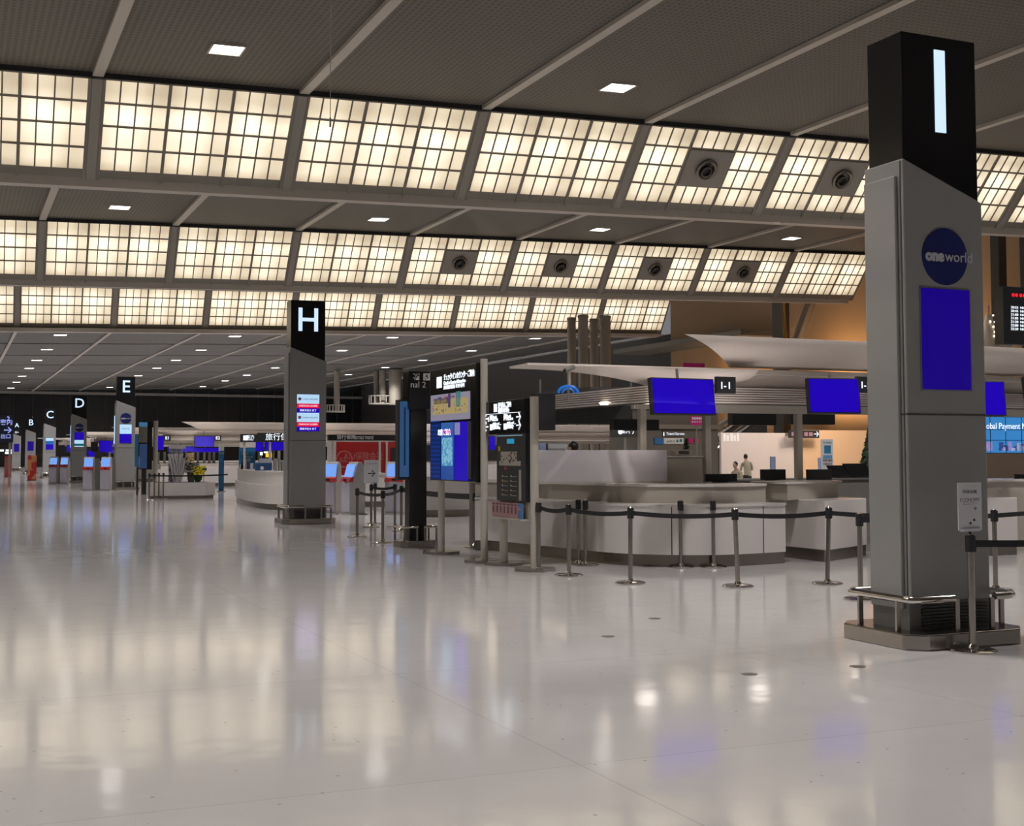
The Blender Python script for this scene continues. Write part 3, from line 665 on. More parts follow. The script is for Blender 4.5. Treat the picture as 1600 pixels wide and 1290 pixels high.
def canopy(Xa, Xb, Y, side_len, k=1.0, label='', posts=(), wing2_from=1.1, parts=True, cat='canopy', hz=0.0, loc=None, tip=1.9):
    """counter canopy: louvred fascia round two sides, white bar, two curved white shells, posts"""
    g = thing('counter_canopy', label, cat, (Xa, Y, 0))
    b = MB(); nS = 7
    for i in range(nS):
        z = 2.33 + i * .034 + hz; b.box(Xa - .0, Xb, Y - .015, Y + .05, z, z + .024); b.box(Xa - .015, Xa + .05, Y, Y + side_len, z, z + .024)
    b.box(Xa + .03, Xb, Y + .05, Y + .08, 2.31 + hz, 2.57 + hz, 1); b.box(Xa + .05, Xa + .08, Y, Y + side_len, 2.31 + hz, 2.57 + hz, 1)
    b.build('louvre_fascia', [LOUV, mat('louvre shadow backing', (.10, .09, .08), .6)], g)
    MB().box(Xa + .3, Xb, Y - .05, Y + .3, 2.75 + hz, 2.83 + hz).build('white_bar', SHELL, g, bevel=.01)
    MB().box(Xa + .1, Xb, Y + .08, Y + .14, 2.55 + hz, 2.77 + hz).build('header_panel', LOUV, g)
    s = MB(); s.box(Xa + .3, Xb, Y + .5, Y + 2.4, 2.38 + hz, 2.44 + hz); s.box(Xa + .3, Xb, Y + .35, Y + .45, 2.22 + hz, 2.29 + hz); s.box(Xa + .3, Xb, Y + .9, Y + 1.0, 2.27 + hz, 2.34 + hz)
    s.box(Xa + .3, Xb, Y + .3, Y + .36, 2.2 + hz, 2.44 + hz)
    s.build('soffit', POSTM, g)
    # lower shell with its pointed left tip
    rows = []; x_t = Xa - tip; n = 26
    for i in range(n + 1):
        t = i / n; x = x_t + (Xa + 1.7 - x_t) * t
        zt = 2.80 + .02 * t + hz; zb = zt - .27 * min(1, (t / .66)) ** 2.4 - .012 + (.0 if t < .9 else (t - .9) * .9)
        rows.append([(x, Y - .25 + .6 * u * u, zt + (zb - zt) * u) for u in [j / 7 for j in range(8)]])
    MB().grid(rows).build('lower_shell', SHELL, g, smooth=True, solid=.03)
    rows = []
    for i in range(n + 1):
        t = i / n; x = Xa + wing2_from + (Xb - Xa - wing2_from) * t
        zb = 2.87 + hz; zt = 3.25 + hz
        rows.append([(x + (1 - u) ** 1.15 * (1 - t) - (.12 * u ** 6 * (1 - t)), Y - .55 + .62 * (1 - u) ** 2, zb + (zt - zb) * u) for u in [j / 8 for j in range(9)]])
    MB().grid(rows).build('upper_shell', SHELL, g, smooth=True, solid=.035)
    for (x, y) in posts: MB().box(x - .055, x + .055, y - .055, y + .055, 0, 2.4 + hz).build('post', POSTM, g, bevel=.01)
    return g
XS, YF = 8.95, 15.75
posts = [(onY(px, 680, YF + 1.75)[0], YF + 1.75) for px in (1003, 1104, 1247, 1386, 1530)]
can = canopy(XS, 19.5, YF, 3.35, label='white winged canopy with louvred fascia above the curved counter', posts=posts, wing2_from=.42, tip=1.95)
for px in (945, 1012):
    X_, Z_ = onY(px, 637, YF + 1.2); MB().lathe([(.06, 0), (.09, .03), (.05, .05)], (X_, YF + 1.2, 2.33), 14).build('canopy_lamp', E_LAMP, can)
a, b, c, d = rY(838, 618, 984, 662, 19.6)
MB().box(a, b, 19.6, 19.7, c, d).box(a, b, 17.6, 19.7, d, d + .04).build('rear_hood', mat('dark hood grey', (.07, .07, .07), .5), can)
for i in range(5):
    if i < 2: lamp('canopy_uplight', 'AREA', (8.9 + i * 1.1, YF - .5, 2.2), 3.0, (1, .88, .84), size=.9).rotation_euler = (PI - .3, 0, 0)
for i in range(5):
    lamp('canopy_downlight', 'AREA', (9.6 + i * 2.0, YF + 1.2, 2.08), 3, (1, .88, .8), size=.3)
# camera on the tip of the lower shell
sx_, sz_ = onY(890, 575, YF - .3)
g = thing('security_camera', 'small grey bullet camera on a thin stalk at the canopy end', 'camera', (sx_, YF - .3, 2.5))
MB().cyl((sx_ - .09, YF - .34, sz_ - .04), (sx_ + .07, YF - .28, sz_ + .02), .032, n=14).build('body', MGREY, g, smooth=True)
MB().cyl((sx_, YF - .3, sz_ - .02), (sx_, YF - .3, 2.53), .013, n=8).build('stalk', POSTM, g)
MB().cyl((sx_ - .1, YF - .345, sz_ - .043), (sx_ - .09, YF - .34, sz_ - .04), .024, n=12).build('lens', MBLACK, g)

# desk screens on the counter
for (p, Y, lb) in (((1103, 740, 1152, 751), 16.9, 'black desk monitor at the left on the curved counter'), ((1190, 733, 1228, 748), 17.6, 'black desk monitor near the end of the curved counter'),
                   ((1262, 733, 1300, 748), 17.3, 'black desk monitor on the right counter block'), ((1588, 740, 1640, 768), 16.4, 'black desk monitor at the right picture edge')):
    a, b, c, d = rY(*p, Y); g = thing('desk_monitor', lb, 'monitor', ((a + b) / 2, Y, 1.155), 0, 'desk monitors on the near counter')
    MB().box(a, b, Y, Y + .05, max(1.17, d - .28), d).build('casing', MBLACK, g, bevel=.006); MB().box((a + b) / 2 - .1, (a + b) / 2 + .1, Y - .02, Y + .12, 1.155, 1.172).build('foot', MBLACK, g)

# ------------------------------------------------------------------ directory boards (they face the aisle, -X)
def board_x(mb, X, y0, y1, z0, z1, d=.1, m=0): return mb.box(X, X + d, y0, y1, z0, z1, m)
def rX(px0, py0, px1, py1, X):                   # rectangle on plane X -> Ynear, Yfar, Z0, Z1 (px1 is the nearer, right side)
    xm, ym = (px0 + px1) / 2, (py0 + py1) / 2
    yf = onX(px0, ym, X)[0]; yn = onX(px1, ym, X)[0]
    return yn, yf, onX(xm, py1, X)[1], onX(xm, py0, X)[1]
XB = 7.22
yn, yf, z0, z1 = rX(672, 577, 744, 751, XB)
ztop = onX(752, 565, XB)[1]; zbot = onX(711, 752, XB)[1]
g = thing('directory_board', 'tall black terminal directory board with lit map and blue screens beside the black column', 'sign', (XB, (yn + yf) / 2, 0))
MB().box(XB, XB + .14, yn, yf, zbot, ztop).build('casing', BLACK, g, bevel=.01)
for (yy, py) in ((onX(756.5, 720, XB + .07)[0], ztop + .05), (yf - .35, zbot + .3)):
    p = MB().cyl((XB + .07, yy, 0.03), (XB + .07, yy, py), .055, n=20).build('pole', POSTM, g, smooth=True)
    MB().prism([(XB + .07 + .32 * math.cos(i * PI / 4), yy + .32 * math.sin(i * PI / 4)) for i in range(8)], 2, 0, .04).build('foot_plate', STEEL, p)
W_ = yf - yn
def yb(t): return yf - t * W_                    # t from the left edge of the board (far) to the right (near)
def zb_(t): return zbot + t * (ztop - zbot)
text('lettering', 'チェックインカウンターご案内', .115, E_TXT, g, (XB - .006, yb(.32), zb_(.915)), face='-X', align='LEFT', bold=.002, sx=.82)
text('lettering', 'Check-in Counter Information', .085, E_TXT, g, (XB - .006, yb(.32), zb_(.865)), face='-X', align='LEFT', bold=.002, sx=.9)
text('lettering', '办理登机手续柜台  체크인 카운터', .07, E_TXT, g, (XB - .006, yb(.32), zb_(.825)), face='-X', align='LEFT', bold=.001, sx=.9)
ic = MB().box(XB - .006, XB, yb(.27), yb(.16), zb_(.83), zb_(.93), 0).build('pictogram', E_TXT, g)
# map
mp = MB(); xm_ = XB - .012; y0_, y1_ = yb(.88), yb(.03); zz0, zz1 = zb_(.535), zb_(.77)
mp.box(xm_, XB, y0_, y1_, zz0, zz1, 0); mp.box(xm_ - .002, xm_, y0_ + .06, y1_ - .1, zz0 + .1, zz1 - .09, 1)
rnd = random.Random(3)
for i in range(11): mp.box(xm_ - .004, xm_, y1_ - .16 - i * .062 - .03, y1_ - .16 - i * .062, zz0 + .27, zz0 + .36, 4)
mp.box(xm_ - .005, xm_, y1_ - .92, y1_ - .82, zz0 + .2, zz0 + .42, 2)
for i in range(4): mp.box(xm_ - .005, xm_, y1_ - 1.2 - i * .05, y1_ - 1.17 - i * .05, zz0 + .2, zz0 + .44, 3)
for i in range(40):
    yy = rnd.uniform(y0_ + .1, y1_ - .12); z_ = rnd.uniform(zz0 + .11, zz1 - .14); mp.box(xm_ - .004, xm_, yy, yy + rnd.uniform(.01, .04), z_, z_ + rnd.uniform(.01, .03), rnd.choice([4, 5, 2, 0]))
for i in range(3): mp.box(xm_ - .004, xm_, y1_ - .5 - i * .3, y1_ - .35 - i * .3, zz1 - .07, zz1 - .045, [2, 5, 5][i])
mp.build('terminal_map', [emat('map ground', (.26, .24, .32), .8), emat('map yellow', (.40, .31, .13), .8), emat('map violet', (.06, .04, .16), .8), emat('map teal', (.03, .18, .19), .8), emat('map ink', (.03, .025, .03), .5), emat('map red', (.35, .05, .05), .7)], g)
# three tall screens
zs0, zs1 = zb_(.012), zb_(.515)
t_ = MB().box(XB - .01, XB, yb(.255), yb(.02), zs0, zs1).build('screen', emat('dark blue flight list', (.0, .012, .10), .9), g)
li = MB()
for i in range(14): li.box(XB - .013, XB - .01, yb(.25), yb(.03), zs0 + .04 + i * .068, zs0 + .062 + i * .068)
li.build('list_rows', emat('flight list rows', (.0, .03, .22), .9), t_)
text('screen_lettering', '出発 ご案内', .11, E_TXT, t_, (XB - .014, yb(.2), zs1 - .16), face='-X', align='LEFT', rot=-PI / 2)
t_ = MB().box(XB - .01, XB, yb(.54), yb(.27), zs0, zs1).build('screen', m_grad('blue advert', (.0, .05, .28), (.01, .10, .38), zs0, zs1, .9), g)
MB().box(XB - .014, XB - .01, yb(.52), yb(.29), zs0 + .22, zs1 - .24).build('advert_panel', m_poster('advert blocks', [(.10, .30, .48), (.16, .42, .62), (.06, .22, .42), (.2, .45, .6)], 22, .8), t_)
text('screen_lettering', 'WELCOME', .075, emat('pink lettering', (.55, .03, .3), 1), t_, (XB - .014, yb(.405), zs1 - .15), face='-X', bold=.003)
t_ = MB().box(XB - .01, XB, yb(.85), yb(.56), zs0, zs1).build('screen', E_BLUE, g)
MB().box(XB - .014, XB - .01, yb(.68), yb(.57), zs1 - .2, zs1 - .01).build('white_tile', emat('pale tile', (.22, .22, .42), .9), t_)
MB().box(XB - .03, XB + .02, yb(.90), yb(.87), zs0 + .03, zs1).build('dark_strip', DGREY, g)

# second, lower board
XB2 = 7.30
yn2 = onX(833, 750, XB2)[0]; yf2 = onX(757, 690, XB2)[0]; ym2 = onX(775, 740, XB2)[0]
zt = onX(831, 621, XB2)[1]; zs = onX(800, 678, XB2)[1]; zl_ = onX(800, 783, XB2)[1]; zr_ = onX(790, 808, XB2)[1]
yn2 = onX(820, 700, XB2)[0]
g = thing('directory_board', 'lower black direction board with lit white arrows and leaflet rack beneath', 'sign', (XB2, (yn2 + ym2) / 2, 0))
MB().box(XB2, XB2 + .14, yn2, yf2, zs, zt).build('sign_head', BLACK, g, bevel=.006)
MB().box(XB2 + .01, XB2 + .15, yn2, ym2, zl_, zs).build('casing', mat('charcoal panel', (.02, .022, .026), .35), g, bevel=.006)
for yy, zt_ in ((onX(835, 700, XB2 + .08)[0], zt + .02), (onX(787, 800, XB2 + .08)[0], zr_ + .1)):
    p = MB().cyl((XB2 + .08, yy, .03), (XB2 + .08, yy, zt_), .06, n=20).build('pole', POSTM, g, smooth=True)
    MB().prism([(XB2 + .08 + .3 * math.cos(i * PI / 4), yy + .3 * math.sin(i * PI / 4)) for i in range(8)], 2, 0, .04).build('foot_plate', STEEL, p)
W2 = yf2 - yn2; H2 = zt - zs
def y2(t): return yf2 - t * W2
def z2(t): return zs + t * H2
for (b_, t, v, s_) in (('乗り換えご案内', .36, .86, .085), ('Transfer Counter', .36, .765, .065), ('转机柜台 환승 카운터', .36, .685, .055), ('北側 North', .14, .52, .07), ('ゲート Gates 1-20', .14, .44, .05), ('南側 South', .50, .52, .07), ('ゲート Gates 21-40', .50, .44, .05),
                       ('出発ロビー', .22, .28, .08), ('Departure Lobby', .22, .20, .05), ('到着ロビー', .58, .28, .08), ('Arrival Lobby', .58, .20, .05)):
    text('lettering', b_, s_, E_TXT, g, (XB2 - .004, y2(t), z2(v)), face='-X', align='LEFT', sx=.8, bold=.002, ext=.003)
for (t, v, b_) in ((.055, .48, '←'), (.055, .24, '←'), (.86, .48, '→'), (.86, .24, '→')): text('arrow', b_, .2, E_TXT, g, (XB2 - .004, y2(t), z2(v)), face='-X', bold=.006, ext=.003)
pm = MB(); pm.box(XB2 - .005, XB2, y2(.33), y2(.25), z2(.68), z2(.92)); pm.box(XB2 - .005, XB2, y2(.9), y2(.02), z2(.615), z2(.63))
pm.box(XB2 - .005, XB2, y2(.215), y2(.15), z2(.14), z2(.32)); pm.box(XB2 - .005, XB2, y2(.57), y2(.50), z2(.14), z2(.32)); pm.box(XB2 - .005, XB2, y2(.115), y2(.10), z2(.4), z2(.54))
pm.build('pictogram', E_TXT, g)
W3 = ym2 - yn2
def y3(t): return ym2 - t * W3
H3 = zs - zl_
def z3(t): return zl_ + t * H3
q = MB(); X3 = XB2 + .004
q.box(X3, X3 + .01, y3(.62), y3(.38), z3(.86), z3(.93), 0)
q.box(X3, X3 + .01, y3(.85), y3(.10), z3(.53), z3(.60), 1); q.box(X3, X3 + .01, y3(.72), y3(.16), z3(.60), z3(.74), 1)
rnd = random.Random(5)
for i in range(46):
    yy = rnd.uniform(y3(.72), y3(.18)); z_ = z3(rnd.uniform(.55, .72)); q.box(X3 - .002, X3, yy, yy + .03, z_, z_ + rnd.uniform(.008, .03), rnd.choice([2, 2, 3, 4, 1]))
q.box(X3, X3 + .01, y3(.37), y3(.29), z3(.465), z3(.515), 4)
q.box(X3, X3 + .01, y3(.86), y3(.79), z3(.02), z3(.47), 1)
q.box(X3, X3 + .01, y3(.13), y3(.07), z3(.75), z3(.82), 5)
for r_ in range(5):
    for c_ in (.2, .5): q.box(X3, X3 + .006, y3(c_ + .03), y3(c_), z3(.36 - r_ * .07), z3(.385 - r_ * .07), 5 if (r_ == 1 and c_ == .2) else 1); q.box(X3, X3 + .006, y3(c_ + .2), y3(c_ + .05), z3(.362 - r_ * .07), z3(.37 - r_ * .07), 1)
q.build('floor_guide', [emat('cyan lcd', (.02, .25, .45), .9), mat('guide white', (.36, .34, .31), .5), mat('guide ink', (.03, .03, .04), .5), mat('guide yellow', (.35, .3, .1), .5), mat('guide red', (.3, .02, .03), .5), mat('guide amber', (.5, .32, .02), .5)], g)
MB().box(XB2 - .004, XB2 + .01, y3(.9), y3(.05), z3(.975), z3(.985)).build('light_strip', emat('pale strip', (.25, .45, .5), .7), g)
# leaflet rack with leaflets
rk = thing('leaflet_rack', 'clear leaflet rack below the lower direction board', 'rack', (XB2 - .05, yn2, zr_ - .02))
MB().box(XB2 - .06, XB2 + .10, yn2 + .02, ym2 + .1, zr_ - .02, zr_).build('shelf', POSTM, rk); MB().box(XB2 + .06, XB2 + .08, yn2 + .02, ym2 + .1, zr_, zl_ + .0).build('back_plate', POSTM, rk)
LF = [mat('pink leaflet', (.42, .25, .25), .5), mat('leaflet ink', (.12, .03, .05), .5), mat('blue leaflet', (.08, .18, .4), .5)]
npl = 8; st = (ym2 + .08 - yn2 - .04) / npl
for i in range(npl):
    yy = ym2 + .08 - i * st; blue = i == npl - 1; hgt = zl_ - zr_ - .02
    l = MB(); l.box(XB2 - .03, XB2 - .0, yy - st * .9, yy, zr_, zr_ + hgt, 2 if blue else 0)
    if not blue: l.box(XB2 - .032, XB2 - .03, yy - st * .6, yy - st * .25, zr_ + hgt * .3, zr_ + hgt * .75, 1); l.box(XB2 - .032, XB2 - .03, yy - st * .8, yy - st * .1, zr_ + hgt * .82, zr_ + hgt * .92, 1)
    else: l.box(XB2 - .032, XB2 - .03, yy - st * .7, yy - st * .2, zr_ + hgt * .55, zr_ + hgt * .75, 0)
    o = l.build('leaflet', LF, None); tag(o, 'blue leaflets at the right end of the leaflet rack' if blue else 'pink leaflets in the rack, %s from the left' % ORD[i], 'leaflet', 'leaflets in the rack')

# black column with its own ring of rails and advert screen
bx_, by_ = onf(657, 856); bx_, by_ = float(bx_), float(by_); by_ += .25
cg = thing('black_column', 'black column with terminal number sign left of the tall directory board', 'column', (bx_, by_, 0))
MB().prism(octo(bx_ - .34, bx_ + .34, by_ - .3, by_ + .3, .1), 2, 0, .13).build('plinth', STEEL, cg, bevel=.01)
zc = onY(657, 583, by_)[1]
MB().box(bx_ - .16, bx_ + .16, by_ - .13, by_ + .13, .13, zc).build('shaft', BLACK, cg, bevel=.02)
MB().box(bx_ - .19, bx_ + .2, by_ - .17, by_ + .15, onY(657, 640, by_)[1], zc + .02).build('sign_head', BLACK, cg, bevel=.01)
text('lettering', 'nal 2', .15, TXTW, cg, (bx_ - .02, by_ - .176, onY(657, 602, by_)[1]), ext=.003); text('lettering', '✈ ♿', .12, TXTW, cg, (bx_ + .04, by_ - .176, onY(657, 590, by_)[1]), ext=.003)
for sx in (-1, 1):
    rl = MB().tube([(bx_ + sx * .05 + sx * .0, by_ - .27, .36), (bx_ + sx * .28, by_ - .27, .36), (bx_ + sx * .31, by_ - .2, .36), (bx_ + sx * .31, by_ + .22, .36)], .022, 10).build('guard_rail', CHROME, cg, smooth=True)
    for (dx, dy) in ((.07, -.27), (.29, -.25), (.31, .2)): MB().box(bx_ + sx * dx - .015, bx_ + sx * dx + .015, by_ + dy - .01, by_ + dy + .01, .12, .35).build('rail_leg', STEEL, rl)
a, b, c, d = rY(625, 627, 645, 745, by_ - .1)
g = thing('advert_screen', 'tall blue lit advert screen fixed to the left of the black column', 'screen', (a, by_ - .1, c))
MB().box(a - .02, b + .06, by_ - .08, by_ + .1, c - .05, d + .03).build('casing', MBLACK, g)
MB().box(a, b, by_ - .1, by_ - .08, c, d).build('display', m_grad('blue advert picture', (.01, .06, .16), (.05, .22, .42), c, d, .9), g)
MB().box(a + .07, a + .10, by_ - .104, by_ - .1, c + .2, d - .1).build('picture_figure', emat('dark figure', (.0, .015, .05), 1), g)

# ------------------------------------------------------------------ check-in kiosks
def kiosk_proto():
    g = thing('check_in_kiosk', None, None)
    w2 = .25
    MB().box(-w2 - .04, w2 + .04, -.26, .30, 0, .03).build('base_plate', LGREY, g, bevel=.01)
    MB().prism([(-.20, .03), (.24, .03), (.26, .9), (.22, 1.30), (.14, 1.40), (.04, 1.40), (-.0, 1.34), (-.12, .96), (-.2, .93)], 0, -w2, w2).build('body', mat('kiosk grey', (.40, .39, .39), .3), g, bevel=.015)
    MB().box(-w2 + .03, w2 - .03, -.215, -.2, .08, .9).build('front_panel', mat('kiosk lilac', (.48, .47, .56), .35), g)
    r = MB(); r.prism([(-.26, .86), (-.12, .86), (-.10, 1.02), (-.2, .98)], 0, -w2 - .005, w2 + .005); r.build('red_console', mat('kiosk red', (.40, .02, .015), .3), g, bevel=.01)
    s = MB().prism([(-.142, 1.0), (-.122, 1.0), (-.02, 1.34), (-.04, 1.34)], 0, -w2 + .03, w2 - .03).build('screen', emat('kiosk screen', (.16, .33, .80), 1.0), g)
    k = MB().box(-.1, .12, -.3, -.2, .84, .87).build('card_tray', LGREY, g)
    MB().box(-.04, .1, -.268, -.25, .9, .95).build('slot', MBLACK, g)
    return g
kp = kiosk_proto(); kfirst = True
KL = [(518, 803, .65, 'kiosk with lit blue screen just right of the H pillar'), (554, 804, 1.35, 'kiosk seen from the side behind the belt stanchions'), (622, 803, .6, 'kiosk with lit blue screen left of the advert screen'),
      (139, 767, .35, 'left kiosk of the pair between the D and E pillars'), (166, 767, .35, 'right kiosk of the pair between the D and E pillars'),
      (84, 756, .35, 'left kiosk of the pair between the C and D pillars'), (101, 756, .35, 'right kiosk of the pair between the C and D pillars')]
for (px, py, th, lb) in KL:
    g = kp if kfirst else copy_tree(kp); kfirst = False
    x, y = onf(px, py); g.location = (float(x), float(y) + .2, 0); g.rotation_euler = (0, 0, -th); tag(g, 'grey check-in ' + lb, 'kiosk', 'self check-in kiosks')
    if y > 50: g.scale = (.85, 1.0, 1.08)
for (px0, px1, py0, Y, lb) in ((147, 158, 716, 60, 'left grey panel behind the kiosk pair beside the E pillar'), (170, 181, 714, 60, 'right grey panel behind the kiosk pair beside the E pillar'), (89, 98, 716, 75.5, 'grey panel behind the kiosk pair beside the D pillar')):
    a, b, c, d = rY(px0, py0, px1, 760, Y); g = thing('kiosk_back_panel', lb, 'panel', (a, Y, 0)); MB().prism([(a, .0), (b, .0), (b, d - .3), (b - .08, d), (a, d)], 1, Y, Y + .12).build('panel', MGREY, g); MB().box(a - .04, b + .04, Y - .05, Y + .2, 0, .03).build('foot', LGREY, g)

# ------------------------------------------------------------------ insurance booth with red panels
YA = 61.0
def pan(g, name, px0, py0, px1, py1, Y, m, t=.06, z0=None):
    a, b, c, d = rY(px0, py0, px1, py1, Y); return MB().box(a, b, Y, Y + t, c if z0 is None else z0, d).build(name, m, g)
a, b, c, d = rY(512, 690, 640, 742, YA)
g = thing('insurance_booth', 'red insurance booth with white frame posts behind the kiosks', 'booth', (a, YA, 0))
pan(g, 'red_wall', 525, 688, 592, 742, YA, RED); pan(g, 'red_wall', 594, 688, 640, 742, YA, RED)
for p0, p1 in ((521, 525), (592, 595), (603, 606)): pan(g, 'white_post', p0, 688, p1, 760, YA - .1, WHITE, .1, 0)
pan(g, 'white_post', 512, 688, 521, 760, YA, WHITE, .1, 0)
pan(g, 'screen', 611, 700, 640, 742, YA - .05, MBLACK, .05); pan(g, 'shelf', 510, 687, 640, 690, YA - .15, WHITE, .2)
cxx, czz = onY(538, 717, YA)
md = MB(); n = 28; R1, R2 = .42, .36
for i in range(n):
    t0, t1 = 2 * PI * i / n, 2 * PI * (i + 1) / n
    md.prism([(cxx + R1 * math.cos(t0), czz + R1 * math.sin(t0)), (cxx + R1 * math.cos(t1), czz + R1 * math.sin(t1)), (cxx + R2 * math.cos(t1), czz + R2 * math.sin(t1)), (cxx + R2 * math.cos(t0), czz + R2 * math.sin(t0))], 1, YA - .012, YA)
md.build('round_mark', mat('faded rose print', (.55, .18, .18), .4), g)
text('lettering', 'AIU', .36, mat('faded rose print', (.55, .18, .18), .4), g, (cxx, YA - .012, czz - .05)); text('lettering', 'AIU保険会社', .42, mat('faded rose print', (.55, .18, .18), .4), g, (onY(568, 713, YA)[0], YA - .012, onY(568, 713, YA)[1]), sx=.86)
ys_ = YA - .4
a, b, c, d = rY(513, 679, 640, 688, ys_)
s_ = thing('booth_sign', 'long black overhead sign above the red insurance booth', 'sign', (a, ys_, c)); MB().box(a, b, ys_, ys_ + .2, c, d).build('sign_box', BLACK, s_)
MB().box(a, b, ys_ + .15, YA + .04, d - .06, d - .02).build('bracket', MGREY, s_)
text('lettering', '旅行保険', .24, TXTW, s_, (onY(541, 683, ys_)[0], ys_ - .006, (c + d) / 2)); text('lettering', "Traveler's Insurance\n旅行保险 여행보험", .10, TXTW, s_, (onY(569, 683, ys_)[0], ys_ - .006, (c + d) / 2), sx=1.2)
# low white counters in front of it
for (p0, p1, py0, py1, Y, lb) in ((566, 604, 742, 788, 37.5, 'low white counter behind the arrow notice'), (655, 740, 748, 800, 31.0, 'white counter seen between the black column and the round counter')):
    a, b, c, d = rY(p0, py0, p1, py1, Y); g = thing('low_counter', lb, 'counter', (a, Y, 0)); MB().box(a, b, Y, Y + .8, .17, 1.0).build('front_panel', WHITE, g, bevel=.01); MB().box(a, b, Y + .03, Y + .8, 0, .17).build('kick_plate', KICK, g); MB().box(a - .03, b + .03, Y - .03, Y + .83, 1.0, 1.03).build('worktop', WHITE, g)

# ------------------------------------------------------------------ check-in islands further down the hall
def island(px0, Y, X1, nmon, label, tagname, far_end=None):
    Xa = onY(px0, 690, Y)[0]
    c = canopy(Xa, X1, Y, 2.5, wing2_from=1.0, label='white winged canopy with louvred fascia over the %s' % label, tip=1.6)
    nposts = 5
    for i in range(nposts):
        x = Xa + 1.0 + (X1 - Xa - 1.5) * i / nposts; MB().box(x - .06, x + .06, Y + 1.2, Y + 1.32, 0, 2.35).build('post', POSTM, c)
    g = thing('check_in_counter', 'white check-in counter of the %s' % label, 'counter', (Xa, Y, 0))
    MB().box(Xa - .2, X1, Y - .3, Y + .2, .17, .88).build('front_panel', WHITE, g); MB().box(Xa - .2, X1, Y - .27, Y + .2, 0, .17).build('kick_plate', KICK, g)
    MB().box(Xa, X1, Y + .1, Y + .8, 0, 1.12).build('upper_panel', WHITE, g); MB().box(Xa - .05, X1, Y + .05, Y + 1.0, 1.12, 1.15).build('worktop', WHITE, g)
    for i in range(3): lamp('canopy_fill', 'AREA', (Xa + 2 + i * 6, Y - 1.2, 2.0), 9, (1, .88, .76), size=1.5).rotation_euler = (PI / 2 + .5, 0, 0)  # added fill to brighten the canopy front and shells, not a fitting of the island
    return Xa
def canopy_label(o, t): o['label'] = t
XE = island(252, 66.0, 37.5, 2, 'E row', 'E'); XD = island(148, 80.0, 34, 1, 'D row', 'D'); XC_ = island(96, 97.0, 30, 1, 'C row', 'C')
for o in bpy.data.objects:
    if o.type == 'EMPTY' and o.name.startswith('counter_canopy') and not o.get('label'): pass
def far_mon(p, Y, lb, sign=None, back=False, floor=False):
    a, b, c, d = rY(*p, Y); g = thing('hanging_monitor', lb, 'monitor', ((a + b) / 2, Y, c), 0, 'monitors over the far counters')
    MB().box(a, b, Y, Y + .1, c, d).build('casing', MBLACK, g)
    if not back: MB().box(a + .02, b - .02, Y - .006, Y, c + .02, d - .02).build('display', E_BLUE, g)
    MB().cyl(((a + b) / 2, Y + .06, d), ((a + b) / 2, Y + .06, 0 if floor else max(d + .25, 2.6)), .025, n=6).build('hanger', MGREY, g)
    if sign:
        s = thing('counter_number_sign', 'tiny lit sign reading %s beside a far blue monitor' % sign, 'sign', (b, Y, d - .2)); MB().box(b + .0, b + .34, Y, Y + .06, d - .22, d + .02).build('sign_box', MBLACK, s)
        text('lettering', sign, .22, E_TXT, s, (b + .17, Y - .004, d - .1), bold=.008)
far_mon((241, 681, 256, 703), 65.8, 'far blue monitor just right of the E directory board', 'E1'); far_mon((304, 681, 335, 698), 65.8, 'far blue monitor above the flower planter', 'E2')
far_mon((262, 697, 303, 706), 67.8, 'low wide blue monitor left of the far monitor pair'); far_mon((299, 699, 342, 707), 68.3, 'low wide blue monitor behind the blue stand')
far_mon((155, 688, 176, 706), 79.8, 'far blue monitor left of the E pillar', 'D1'); far_mon((165, 702, 181, 708), 81.5, 'small low blue monitor left of the E pillar'); far_mon((142, 690, 153, 706), 79.8, 'back of a small black monitor left of the E pillar', back=True)
far_mon((104, 695, 112, 706), 96.8, 'tiny blue monitor left of the D pillar', 'C1'); far_mon((137, 703, 148, 714), 82, 'small dark blue monitor right of the D pillar')
far_mon((764, 681, 774, 703), 65.8, 'small blue monitor seen between the two directory boards')
g = thing('column_row', 'row of grey queue machines standing on the far counter', 'machine', (onY(250, 725, 67.4)[0], 67.4, 1.15))
del_ = g
for i, px in enumerate((246, 256, 283, 290, 300, 308, 318, 326, 333)):
    a, b, c, d = rY(px, 706, px + 3.2, 724, 67.2)
    m = MB().box(a, b, 67.2, 67.4, 1.15, d, 0); m.box(a - .03, b + .03, 67.15, 67.45, 1.15, 1.18, 0)
    o = m.build('counter_machine', mat('machine grey', (.22, .21, .19), .4)); tag(o, 'slim grey boarding pass printer on the far counter, %s from the left' % ORD[i], 'printer', 'printers on the far counter')
bpy.data.objects.remove(g)
# counter islands' own labels
for nm, lst in (('counter_canopy', ['white winged canopy with louvred fascia above the near curved counter', 'long pale canopy over the far E counters behind the H pillar', 'small pale canopy between the D and E pillars', 'farthest pale canopy left of the D pillar']),):
    for o, l in zip(sorted([o for o in bpy.data.objects if o.type == 'EMPTY' and o.name.split('.')[0] == nm], key=lambda o: o.location.y), lst): o['label'] = l

